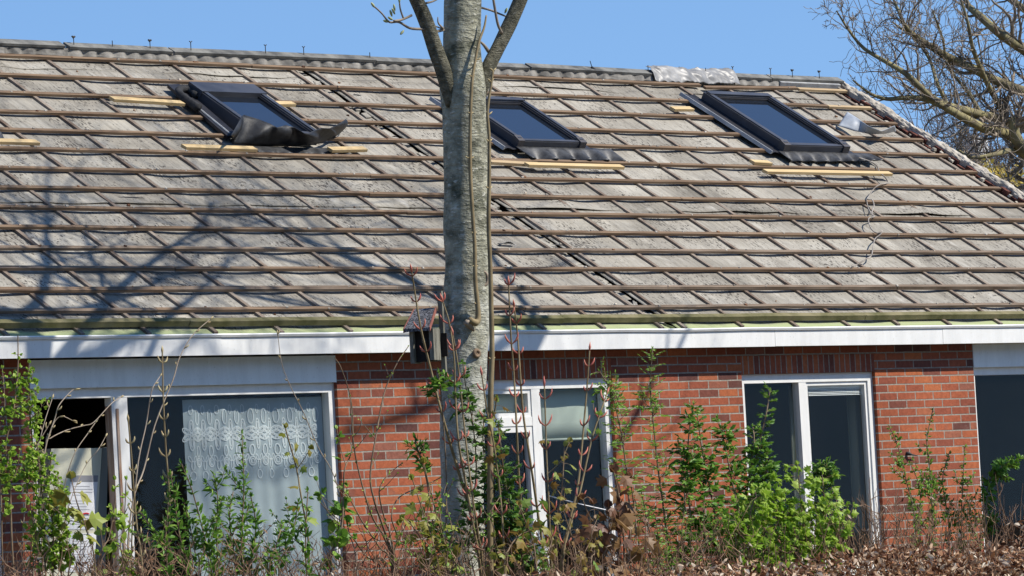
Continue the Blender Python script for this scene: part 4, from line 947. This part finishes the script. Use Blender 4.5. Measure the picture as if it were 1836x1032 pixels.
def plant(name, label, cat, Y, stems, leaves=None, lmat=None, smat='stem', group=None, bud=None):
    """stems: list of (px points, base width px, tip width px); leaves: dict for foliate(), t0 counted on the part in view"""
    b0 = at(*stems[0][0][0], Y); b0.z = 0; e = empty(name, b0, label, cat, group); sm = MB(); lm = MB(); bm = []
    for (pts, w0, w1, *ov) in stems:
        gr = not (len(ov) > 1 and ov[1] == 'air'); P = path(pts, Y, gr); m_ = len(P)
        R_ = [(w0+(w1-w0)*i/(m_-1))*(.5 if smat == 'stem_pale' else .66)/2/scale_at(P[i]) for i in range(m_)]; sm.tube(P, R_, 5, False)
        vis = P[5:] if gr else P
        sp = dict(leaves or {})
        if ov and isinstance(ov[0], dict): sp.update(ov[0])
        if sp and sp.get('kind'):
            foliate(lm, sm, vis, **sp)
            ns_ = sp.pop('side', 4) if sp['kind'] != 'maple' or sp.get('step', 1) < .05 else 1
            for q_ in range(ns_ if 'side' not in (ov[0] if ov and isinstance(ov[0], dict) else {}) else ov[0]['side']):
                t_ = rnd(max(.02, sp['t0']), min(.85, sp['t1'])); i_ = min(len(vis)-2, int(t_*(len(vis)-1))); ax_ = (vis[i_+1]-vis[i_]).normalized()
                o_ = (RT*rnd(-1, 1)+FW*rnd(-.8, .8)); o_ = (o_-ax_*o_.dot(ax_)).normalized(); l_ = rnd(.12, .34)*(1.15-t_)
                tw = smooth_path([vis[i_], vis[i_]+(o_*.7+ax_*.6).normalized()*l_*.5, vis[i_]+(o_*.7+ax_*.6).normalized()*l_*.5+(ax_*.8+o_*.45+rv()*.3).normalized()*l_*.6], 3)
                sm.tube(tw, [.0032+(.0014-.0032)*k_/(len(tw)-1) for k_ in range(len(tw))], 4, False)
                foliate(lm, sm, tw, **dict(sp, t0=.15, t1=1., L_=sp['L_']*rnd(.7, 1.0), W_=sp['W_']*rnd(.7, 1.0), pet=sp.get('pet', 0)*.7))
        if bud:
            st = bud['step']; acc = 0; rot_ = rnd(0, 3)
            for i in range(len(vis)-1):
                acc += (vis[i+1]-vis[i]).length
                if acc > st:
                    acc = rnd(-.2, .2)*st; ax = (vis[i+1]-vis[i]).normalized(); a = RT*rnd(.6, 1)+FW*rnd(-.6, .6); a = (a-ax*a.dot(ax)).normalized()
                    for sg in ((-1, 1) if bud.get('pair', True) else (random.choice((-1, 1)),)):
                        d = (a*sg*.8+ax*.9).normalized(); l_ = bud['len']*rnd(.6, 1.2); p = vis[i+1]
                        b1 = p+(a*sg*.75+ax*.6+rv()*.15).normalized()*l_*.45; bm.append(([p, b1, b1+(ax*.8+a*sg*.4).normalized()*l_*.3, b1+(ax*.9+a*sg*.3).normalized()*l_*.6], [.003, bud['r'], bud['r']*.85, .001]))
            p = vis[-1]; ax = (vis[-1]-vis[-2]).normalized(); bm.append(([p-ax*.01, p+ax*bud['len']*.35, p+ax*bud['len']*.8], [.003, bud['r']*1.25, .001]))
    sm.build('stem', M[smat], e, True)
    if lm.v: lm.build('leaves', M[lmat], e)
    for pts_, r_ in bm[:100]:
        b_ = MB(); b_.tube(pts_, r_, 5); b_.build('bud', M[bud['mat']], e, True)
    return e
random.seed(33)
# --- left edge
plant('shrub', 'lime green shrub with small fresh leaves before the left brick pier', 'shrub', -3.0, [
    ([(25, 1032), (18, 880), (10, 800), (25, 730), (32, 660), (32, 600)], 7, 3, dict(t0=.35, t1=.93)), ([(60, 1032), (66, 900), (58, 790), (50, 700), (52, 650)], 6, 3, dict(t0=.55, t1=1.)), ([(5, 1032), (2, 900), (-3, 790), (8, 730), (4, 660)], 6, 3, dict(t0=.3, t1=1))],
    dict(kind='round', t0=.3, t1=1., step=.034, L_=.044, W_=.036, up=.3, pet=.03, clump=5), 'lf_lime', 'stem')
plant('shrub', 'bright yellow-green bush hiding the left edge of the open window bay', 'shrub', -3.4, [
    ([(82, 1032), (80, 940), (72, 850), (66, 790)], 7, 3), ([(95, 1032), (96, 960), (88, 880), (92, 815)], 6, 3), ([(70, 1032), (62, 950), (50, 880), (42, 830)], 6, 3), ([(110, 1032), (108, 1000), (105, 930), (104, 850)], 5, 3)],
    dict(kind='round', t0=.05, t1=1., step=.026, L_=.042, W_=.034, up=.4, pet=.06, clump=7), 'lf_lime', 'stem')
plant('sapling', 'young maple shoot with drooping olive leaves in front of the notices', 'sapling', -3.6, [([(172, 1032), (155, 950), (138, 900), (128, 858)], 5, 3)],
    dict(kind='maple', t0=.4, t1=1., step=.10, L_=.10, W_=.1, up=.4, pet=.04, clump=2, drop=.5, taper=False), 'lf_olive', 'stem')
plant('shrub', 'thin twig with scattered lime leaf tufts before the window post', 'shrub', -2.8, [
    ([(178, 1032), (196, 960), (206, 900), (206, 860)], 5, 3), ([(222, 1032), (216, 980), (222, 950), (226, 860)], 5, 3), ([(240, 1032), (232, 1018)], 5, 3)],
    dict(kind='round', t0=.0, t1=1., step=.16, L_=.06, W_=.045, up=.3, pet=.03, clump=4), 'lf_lime', 'stem')
B1 = dict(step=.12, len=.035, r=.005, mat='bud_tan', pair=False)
plant('shrub', 'bare pale twigs arching across the dark empty window bay', 'shrub', -3.2, [
    ([(60, 1032), (70, 880), (82, 800), (98, 750), (106, 725), (128, 700), (136, 697)], 6, 3), ([(70, 1000), (80, 820), (92, 770), (100, 752), (112, 745), (134, 755)], 4, 3), ([(75, 1000), (82, 800), (90, 785), (120, 770), (150, 762), (168, 756), (200, 722), (218, 710)], 5, 3),
    ([(95, 1032), (110, 900), (130, 820), (158, 775), (172, 755)], 4, 3), ([(110, 1032), (120, 920), (150, 840), (176, 805), (190, 780)], 4, 2), ([(60, 900), (70, 800), (80, 755), (94, 712)], 4, 3), ([(40, 1032), (52, 850), (66, 800), (88, 760)], 4, 3)], None, None, 'stem_pale', bud=B1)
B2 = dict(step=.11, len=.06, r=.0065, mat='bud_tan')
plant('sapling', 'upright tan-budded sapling before the dark pane left of the curtain', 'sapling', -3.3, [([(304, 1032), (304, 900), (297, 800), (293, 720), (291, 632)], 7, 4)], None, None, 'stem_olive', bud=B2)
plant('sapling', 'straight tan-budded shoot rising beside the window post', 'sapling', -3.5, [([(256, 1032), (246, 950), (240, 880), (236, 820), (230, 755)], 6, 4)], None, None, 'stem_olive', bud=B2)
plant('sapling', 'long leaning pale shoot reaching up past the white fascia', 'sapling', -2.7, [([(228, 1032), (238, 900), (258, 840), (278, 760), (310, 680), (322, 640), (345, 600), (378, 570)], 8, 3), ([(236, 1032), (245, 850), (262, 760), (272, 700), (288, 672)], 7, 3)], None, None, 'stem_pale', bud=B1)
# --- privets before the curtain
PR = dict(kind='lance', t0=.0, t1=1., step=.030, L_=.070, W_=.026, up=.75, pet=.012, clump=3, side=2)
plant('shrub', 'leafy green shrub left of centre before the lace curtain', 'shrub', -3.4, [
    ([(335, 1032), (322, 960), (312, 890), (306, 850)], 5, 3), ([(380, 1032), (366, 960), (345, 880), (325, 830)], 5, 3), ([(392, 1032), (388, 960), (390, 890), (383, 850)], 4, 3), ([(360, 1032), (350, 990), (340, 940), (330, 900)], 4, 3), ([(300, 1032), (296, 980), (300, 930), (302, 890)], 4, 3)], PR, 'lf_green', 'stem')
plant('shrub', 'tallest leafy green shoots in front of the lace curtain', 'shrub', -3.2, [
    ([(435, 1032), (434, 950), (437, 880), (436, 830), (434, 778)], 6, 3), ([(425, 1032), (415, 970), (412, 920), (418, 880)], 4, 3), ([(450, 1032), (456, 980), (458, 930), (450, 890)], 4, 3)], PR, 'lf_green', 'stem')
plant('shrub', 'low leafy shoots at the right end of the lace curtain', 'shrub', -3.5, [
    ([(500, 1032), (512, 980), (528, 940), (534, 900)], 4, 3), ([(480, 1032), (488, 1000), (500, 960), (506, 940)], 4, 3), ([(550, 1032), (548, 960), (550, 910), (552, 880)], 5, 3)], dict(PR, step=.034), 'lf_green', 'stem')
plant('sapling', 'maple shoot with small olive leaves up the right of the lace curtain', 'sapling', -3.1, [([(555, 1032), (552, 960), (540, 890), (532, 840), (518, 790), (512, 768)], 6, 4)],
    dict(kind='maple', t0=.35, t1=1., step=.11, L_=.085, W_=.08, up=.5, pet=.03, clump=1, drop=.3), 'lf_olive', 'stem_olive')
plant('shrub', 'single bare twig arching over the right frame of the wide window', 'shrub', -2.6, [([(640, 1032), (625, 950), (600, 855), (570, 800), (545, 740), (520, 690), (505, 650), (498, 598)], 5, 2.5)], None, None, 'stem_pale', bud=B1)
plant('shrub', 'twig with dim leaf tufts at the brick edge right of the wide window', 'shrub', -2.9, [([(592, 1032), (612, 950), (616, 880), (618, 840), (632, 800), (630, 720), (612, 660), (600, 640)], 6, 2.5, dict(t0=.15, t1=.5)), ([(588, 1032), (604, 970), (610, 930), (622, 890)], 5, 3)],
    dict(kind='round', t0=.1, t1=.8, step=.17, L_=.075, W_=.055, up=.4, pet=.03, clump=4), 'lf_mid', 'stem')
plant('shrub', 'many-stemmed bare brown shrub fanning out before the brick wall', 'shrub', -2.9, [
    ([(705, 1032), (690, 965), (665, 920), (640, 830), (632, 770), (628, 710)], 8, 2.5), ([(706, 1032), (692, 960), (672, 900), (664, 850), (676, 770), (690, 700), (712, 650), (732, 620)], 8, 2.5), ([(708, 1032), (700, 960), (690, 930), (680, 880), (696, 850), (720, 830)], 7, 2.5), ([(704, 1032), (680, 980), (650, 935), (625, 890), (600, 862)], 6, 3), ([(706, 1032), (712, 965), (702, 925), (716, 890), (760, 870), (790, 855)], 6, 2.5), ([(700, 1032), (660, 1000), (630, 960), (600, 930), (575, 900)], 5, 2.5), ([(712, 1032), (735, 980), (745, 940), (756, 900)], 5, 2.5)],
    dict(kind='round', t0=.1, t1=1., step=.16, L_=.026, W_=.02, up=.4, pet=.0, clump=1), 'lf_lime', 'stem')
# --- around the trunk
B3 = dict(step=.155, len=.075, r=.0068, mat='bud_red')
plant('sapling', 'red-budded shoot slanting up in front of the nest box', 'sapling', -3.0, [([(868, 1032), (856, 960), (836, 890), (812, 810), (792, 740), (772, 660), (755, 590), (745, 530), (738, 488)], 12, 4)], None, None, 'stem_olive', bud=B3)
plant('sapling', 'pair of red-budded stems crossing the base of the trunk', 'sapling', -3.2, [([(862, 1032), (850, 950), (836, 870), (822, 790), (816, 700), (814, 640), (806, 580), (794, 540)], 9, 4), ([(866, 1032), (858, 960), (846, 880), (832, 760), (822, 660), (812, 600)], 7, 4)], None, None, 'stem_olive', bud=B3)
plant('sapling', 'tall twin red-budded stems before the window right of the trunk', 'sapling', -3.2, [([(938, 1032), (936, 940), (930, 850), (926, 760), (922, 680), (916, 600), (912, 512)], 9, 4), ([(980, 1032), (966, 930), (950, 820), (938, 740), (932, 660), (928, 600), (922, 550)], 9, 4)], None, None, 'stem_olive', bud=B3)
plant('sapling', 'red-budded stem rising to the soldier course over the window', 'sapling', -3.0, [([(1005, 1032), (1020, 940), (1036, 870), (1045, 780), (1052, 700), (1057, 628)], 9, 4)], None, None, 'stem_olive', bud=B3)
plant('sapling', 'forked reddish shoot leaning over the right frame of the middle window', 'sapling', -3.3, [([(1008, 1032), (1026, 930), (1040, 880), (1060, 790), (1076, 740), (1088, 705)], 8, 4)], dict(kind='maple', t0=.75, t1=1., step=.12, L_=.05, W_=.05, up=.6, pet=.02, clump=1), 'lf_mid', 'stem_olive', bud=B3)
plant('sapling', 'slim red-tipped stem against the pale roller blind', 'sapling', -3.5, [([(990, 1032), (984, 900), (980, 820), (978, 750), (976, 692)], 6, 4)], dict(kind='maple', t0=.3, t1=.75, step=.13, L_=.085, W_=.08, up=.5, pet=.02, clump=1, drop=.4), 'lf_rust', 'stem_olive', bud=dict(B3, len=.085))
plant('sapling', 'slender red-budded stem at the right edge of the trunk foot', 'sapling', -3.4, [([(906, 1032), (898, 900), (886, 800), (874, 740), (864, 672)], 7, 4)], dict(kind='maple', t0=.25, t1=.9, step=.12, L_=.08, W_=.08, up=.5, pet=.02, clump=1, drop=.3), 'lf_rust', 'stem_olive', bud=B3)
EL = dict(kind='pinnate', t0=.0, t1=1., step=.05, L_=.066, W_=.028, up=.6, pet=.10)
plant('shrub', 'dark green elder shoots climbing over the lower trunk', 'shrub', -3.05, [([(840, 1032), (846, 920), (854, 840), (848, 760), (835, 690), (830, 650)], 5, 3), ([(880, 1032), (876, 940), (872, 860), (866, 790), (868, 740)], 5, 3)], dict(EL, t0=.1), 'lf_dark', 'stem')
plant('shrub', 'small green leaf tuft growing at the foot of the nest box', 'shrub', -3.1, [([(800, 1032), (800, 850), (792, 720), (786, 668)], 5, 3, dict(t0=.86, t1=1.))], dict(EL, step=.06), 'lf_green', 'stem')
plant('sapling', 'maple with olive and rust young leaves left of the trunk foot', 'sapling', -3.3, [([(805, 1032), (790, 950), (772, 880), (760, 830)], 7, 3), ([(800, 1032), (782, 980), (760, 920), (740, 860)], 6, 3), ([(795, 1032), (770, 990), (738, 940), (720, 935)], 5, 3)],
    dict(kind='maple', t0=.1, t1=1., step=.07, L_=.09, W_=.09, up=.4, pet=.05, clump=1, drop=.5, taper=False), 'lf_olive', 'stem_olive')
plant('shrub', 'green pointed-leaf shoot left of the trunk above the maple', 'shrub', -3.0, [([(800, 1032), (780, 960), (765, 860), (752, 815), (744, 786)], 5, 3, dict(t0=.72, t1=1.)), ([(816, 1032), (800, 990), (790, 930), (785, 890)], 5, 3)], dict(PR, L_=.09, W_=.034, step=.035), 'lf_green', 'stem')
plant('sapling', 'rust-leaved maple shoots before the middle window', 'sapling', -3.1, [([(900, 1032), (890, 930), (884, 840), (884, 760), (890, 716)], 6, 3), ([(925, 1032), (905, 960), (898, 900), (902, 850)], 5, 3), ([(1000, 1032), (1000, 940), (1008, 870), (1012, 800)], 5, 3), ([(880, 1032), (884, 980), (900, 950), (920, 935)], 5, 3)],
    dict(kind='maple', t0=.05, t1=1., step=.065, L_=.08, W_=.08, up=.4, pet=.045, clump=1, drop=.45, taper=False), 'lf_rust', 'stem')
plant('shrub', 'green elder leaves low in front of the left pane of the middle window', 'shrub', -3.2, [([(940, 1032), (925, 960), (908, 880), (898, 800), (893, 760)], 5, 3), ([(960, 1032), (940, 970), (932, 920), (935, 880)], 4, 3)], dict(EL), 'lf_dark', 'stem')
plant('sapling', 'maroon-leaved maple at the right frame of the middle window', 'sapling', -3.3, [([(1120, 1032), (1116, 930), (1108, 880), (1100, 845)], 7, 4), ([(1118, 1032), (1090, 960), (1060, 930), (1045, 895)], 6, 3), ([(1125, 1032), (1140, 960), (1136, 900), (1130, 860)], 6, 3), ([(1080, 1032), (1088, 980), (1092, 940), (1090, 910)], 6, 3)],
    dict(kind='maple', t0=.15, t1=1., step=.075, L_=.12, W_=.12, up=.35, pet=.055, clump=1, drop=.6, taper=False), 'lf_maroon', 'stem')
plant('sapling', 'rust and olive maple shoots between the trunk foot and the maroon maple', 'sapling', -3.5, [([(960, 1032), (955, 970), (940, 930), (930, 905)], 6, 3), ([(1035, 1032), (1030, 980), (1018, 940), (1010, 915)], 6, 3), ([(1060, 1032), (1066, 990), (1060, 960), (1070, 930)], 5, 3), ([(905, 1032), (912, 985), (930, 960), (950, 950)], 5, 3), ([(985, 1032), (980, 1000), (990, 965), (985, 930)], 5, 3)],
    dict(kind='maple', t0=.0, t1=1., step=.06, L_=.075, W_=.075, up=.4, pet=.045, clump=1, drop=.45, taper=False), 'lf_rust', 'stem')
plant('shrub', 'fine bare brown twigs tangled in front of the trunk foot', 'shrub', -3.4, [([(800, 1032), (812, 960), (800, 900), (812, 860)], 4, 2), ([(845, 1032), (835, 980), (850, 930), (842, 880)], 4, 2), ([(770, 1032), (778, 980), (765, 930), (772, 890)], 4, 2), ([(870, 1032), (888, 970), (880, 920), (896, 890)], 4, 2), ([(820, 1032), (806, 990), (790, 960), (782, 940)], 4, 2), ([(740, 1032), (735, 990), (720, 960), (724, 930)], 4, 2)],
    dict(kind='round', t0=.1, t1=1., step=.12, L_=.032, W_=.024, up=.4, pet=.0, clump=2), 'lf_mid', 'stem')
# --- right half
FE = dict(kind='pinnate', t0=.0, t1=1., step=.036, L_=.052, W_=.015, up=.6, pet=.15)
plant('sapling', 'tall feathery green sapling reaching the fascia between the windows', 'sapling', -2.8, [([(1200, 1032), (1192, 930), (1180, 840), (1172, 760), (1166, 690), (1170, 625)], 7, 3)], FE, 'lf_mid', 'stem')
plant('sapling', 'feathery green shoot at the right frame of the middle window', 'sapling', -2.9, [([(1132, 1032), (1128, 900), (1118, 800), (1104, 730), (1090, 690), (1075, 665)], 6, 3, dict(t0=.35)), ([(1230, 1032), (1222, 960), (1228, 900), (1222, 850)], 5, 3), ([(1180, 1032), (1170, 980), (1160, 930), (1150, 880)], 5, 3)], FE, 'lf_mid', 'stem')
GB = dict(kind='pinnate', t0=.0, t1=1., step=.04, L_=.072, W_=.03, up=.65, pet=.11)
plant('shrub', 'bushy green elder before the brick between the two windows', 'shrub', -2.9, [([(1240, 1032), (1238, 930), (1232, 840), (1236, 770), (1244, 725)], 7, 3), ([(1300, 1032), (1285, 940), (1270, 860), (1258, 800), (1250, 740)], 7, 3), ([(1330, 1032), (1325, 930), (1310, 850), (1298, 790), (1286, 750)], 6, 3), ([(1270, 1032), (1262, 960), (1262, 900), (1268, 860)], 5, 3)], GB, 'lf_green', 'stem')
plant('shrub', 'dark green elder climbing the left frame of the two-pane window', 'shrub', -2.8, [([(1352, 1032), (1350, 930), (1350, 860), (1362, 790), (1374, 740), (1380, 702)], 7, 3), ([(1340, 1032), (1335, 930), (1344, 850), (1352, 790), (1350, 765)], 6, 3), ([(1372, 1032), (1364, 940), (1370, 870), (1376, 810)], 5, 3)], dict(GB, step=.036), 'lf_green', 'stem')
LB = dict(kind='maple', t0=.0, t1=1., step=.034, L_=.060, W_=.058, up=.35, pet=.085, clump=4, taper=False)
plant('shrub', 'dense bright lime green bush below the two-pane window', 'shrub', -3.6, [([(1345, 1032), (1342, 960), (1350, 900), (1372, 878)], 6, 3), ([(1400, 1032), (1396, 950), (1392, 900), (1398, 870)], 6, 3), ([(1440, 1032), (1440, 950), (1434, 880), (1430, 832)], 6, 3), ([(1480, 1032), (1474, 960), (1478, 900), (1474, 850)], 6, 3), ([(1505, 1032), (1500, 970), (1496, 920), (1500, 895)], 5, 3), ([(1370, 1032), (1368, 980), (1372, 940), (1362, 910)], 5, 3), ([(1420, 1032), (1416, 980), (1412, 930), (1420, 905)], 5, 3), ([(1460, 1032), (1456, 990), (1452, 950), (1458, 915)], 5, 3), ([(1325, 1032), (1328, 990), (1330, 960), (1326, 935)], 5, 3)], LB, 'lf_lime', 'stem')
plant('shrub', 'green pinnate shoot rising behind the lime bush at the mullion', 'shrub', -3.1, [([(1485, 1032), (1482, 950), (1480, 890), (1474, 850), (1470, 830)], 5, 3, dict(t0=.6))], GB, 'lf_green', 'stem')
SB = dict(kind='lance', t0=.1, t1=1., step=.03, L_=.05, W_=.022, up=.5, pet=.01, clump=4)
plant('shrub', 'sparse small-leaved green shrub against the right brick pier', 'shrub', -2.6, [([(1645, 1032), (1640, 930), (1625, 860), (1610, 800), (1595, 765)], 4, 2), ([(1672, 1032), (1672, 930), (1668, 850), (1662, 790), (1672, 735)], 5, 2.5), ([(1725, 1032), (1724, 930), (1726, 870), (1730, 800)], 5, 2.5), ([(1705, 1032), (1700, 930), (1690, 860), (1702, 810)], 4, 2.5), ([(1640, 1000), (1650, 900), (1645, 860), (1632, 830)], 4, 2), ([(1755, 1032), (1745, 960), (1738, 910), (1752, 880)], 4, 2)], SB, 'lf_mid', 'stem')
plant('shrub', 'green leafy twig reaching across the dark pane at the right edge', 'shrub', -2.8, [([(1772, 1032), (1768, 940), (1772, 870), (1785, 845), (1805, 832), (1836, 818)], 5, 2.5, dict(t0=.45)), ([(1780, 1032), (1776, 960), (1774, 930)], 4, 2, dict(t0=.7))], dict(SB, L_=.07, W_=.03, clump=6), 'lf_green', 'stem')

# ================================================================ HEDGE and dead twigs
random.seed(77)
hedge = empty('beech_hedge', (2.5, -4.4, 0), 'clipped beech hedge of curled dry brown leaves along the foot of the picture', 'hedge')
s = MB(); t = MB()
for k in range(21000):
    x = rnd(-6, 8.5); dens = min(1, max(.15, (x+2.5)/3.0))
    if rnd(0, 1) > dens: continue
    topz = 1.02+.10*mnoise.noise(V((x*1.3, 0, 0)))+.06*mnoise.noise(V((x*5, 0, 0)))+(.19 if x > 2.2 else .02)
    z = topz-abs(random.gauss(0, .16)); y = -4.4+rnd(-.36, .36); p = V((x, y, z)); d = rv().normalized(); n = rv().normalized(); L_ = rnd(.026, .058); W_ = L_*rnd(.35, .65)
    n = (n-d*n.dot(d)).normalized(); b_ = d.cross(n); cu_ = rnd(.2, .9)
    s.add([p, p+d*L_*.4+b_*W_*.5+n*W_*cu_*.6, p+d*L_*.8+b_*W_*.3+n*W_*cu_*.5, p+d*L_+n*W_*.3*cu_, p+d*L_*.8-b_*W_*.3+n*W_*cu_*.5, p+d*L_*.4-b_*W_*.5+n*W_*cu_*.6, p+d*L_*.5], [(0, 6, 1), (1, 6, 2), (2, 6, 3), (3, 6, 4), (4, 6, 5), (5, 6, 0)])
for k in range(1500):
    x = rnd(-7.5, 9.5); y = -4.4+rnd(-.34, .34); z0 = rnd(.0, .75); p = V((x, y, z0)); grow(t, p, V((rnd(-.4, .4), rnd(-.3, .3), 1)), rnd(.35, .5), .005, 1, .4, .1, 3, None, .25, (2, 3), None, .002)
s.build('dry_leaves', M['dry'], hedge)['kind'] = 'stuff'; o = t.build('hedge_twigs', M['drytwig'], hedge); o['kind'] = 'stuff'
s = MB(); t = MB()
for k in range(1000):
    px = rnd(-20, 1856); hi = 930+25*mnoise.noise(V((px*.01, 0, 0)))
    if px < 1120: 
        hi += 35
        if rnd(0, 1) < .35: continue
    elif px > 1500: hi -= 42
    Y = rnd(-4.0, -2.4); y1 = hi+random.gauss(25, 28); a = at(px, 1060, Y); q = at(px+random.gauss(0, 34), y1, Y)
    pts = [a]; n_ = 5
    for i in range(1, n_+1): pts.append(a.lerp(q, i/n_)+rv()*.028)
    t.tube(pts, [.0028, .0026, .0023, .002, .0016, .0011], 4, False)
    for j in range(random.randint(1, 4)):
        i = random.randint(1, n_-1); d = (RT*rnd(-1, 1)+UP*rnd(.2, 1)+FW*rnd(-.5, .5)).normalized(); l_ = rnd(.04, .14); m_ = pts[i]+d*l_*.6; t.tube([pts[i], m_, m_+(d+V((0, 0, .6))+rv()*.4).normalized()*l_*.6], [.003, .0024, .0014], 3, False)
        if rnd(0, 1) < .45:
            e_ = m_+V((0, 0, .02)); d = (UP*rnd(-1, 1)+RT*rnd(-1, 1)).normalized(); L_ = rnd(.02, .045); n = rv(); n = (n-d*n.dot(d)).normalized(); b_ = d.cross(n); W_ = L_*.4
            s.add([e_, e_+d*L_*.5+b_*W_*.5+n*W_*.3, e_+d*L_, e_+d*L_*.5-b_*W_*.5+n*W_*.3], [(0, 1, 2), (0, 2, 3)])
dt = t.build('dead_undergrowth', M['drytwig'], None); dt['kind'] = 'stuff'; dt['label'] = 'tangle of dead brown twigs and stalks along the house front'; dt['category'] = 'undergrowth'
s.build('withered_leaves', M['dry'], dt)['kind'] = 'stuff'

# ================================================================ unseen tree belt added behind the viewer to cut sky light and darken panes
random.seed(9)
s = MB()
for k in range(46):
    x = -110+k*6.2+rnd(-2, 2); y = -74+rnd(-6, 6)+.0*x; h = rnd(18, 25)
    for j in range(130):
        p = V((x+random.gauss(0, 2.6), y+random.gauss(0, 2.2), rnd(.3, 1)**.8*h)); d = rv().normalized(); a_ = d.orthogonal().normalized(); b_ = d.cross(a_); r_ = rnd(.9, 2.0)
        s.add([p+a_*r_, p+b_*r_*.8, p-a_*r_, p-b_*r_*.8], [(0, 1, 2, 3)])
o = s.build('sky_block_trees', M['sky_block_dark']); o['kind'] = 'stuff'; o['label'] = 'unseen belt of dark trees added behind the viewer to cut sky light'; o['category'] = 'sky_block_trees'
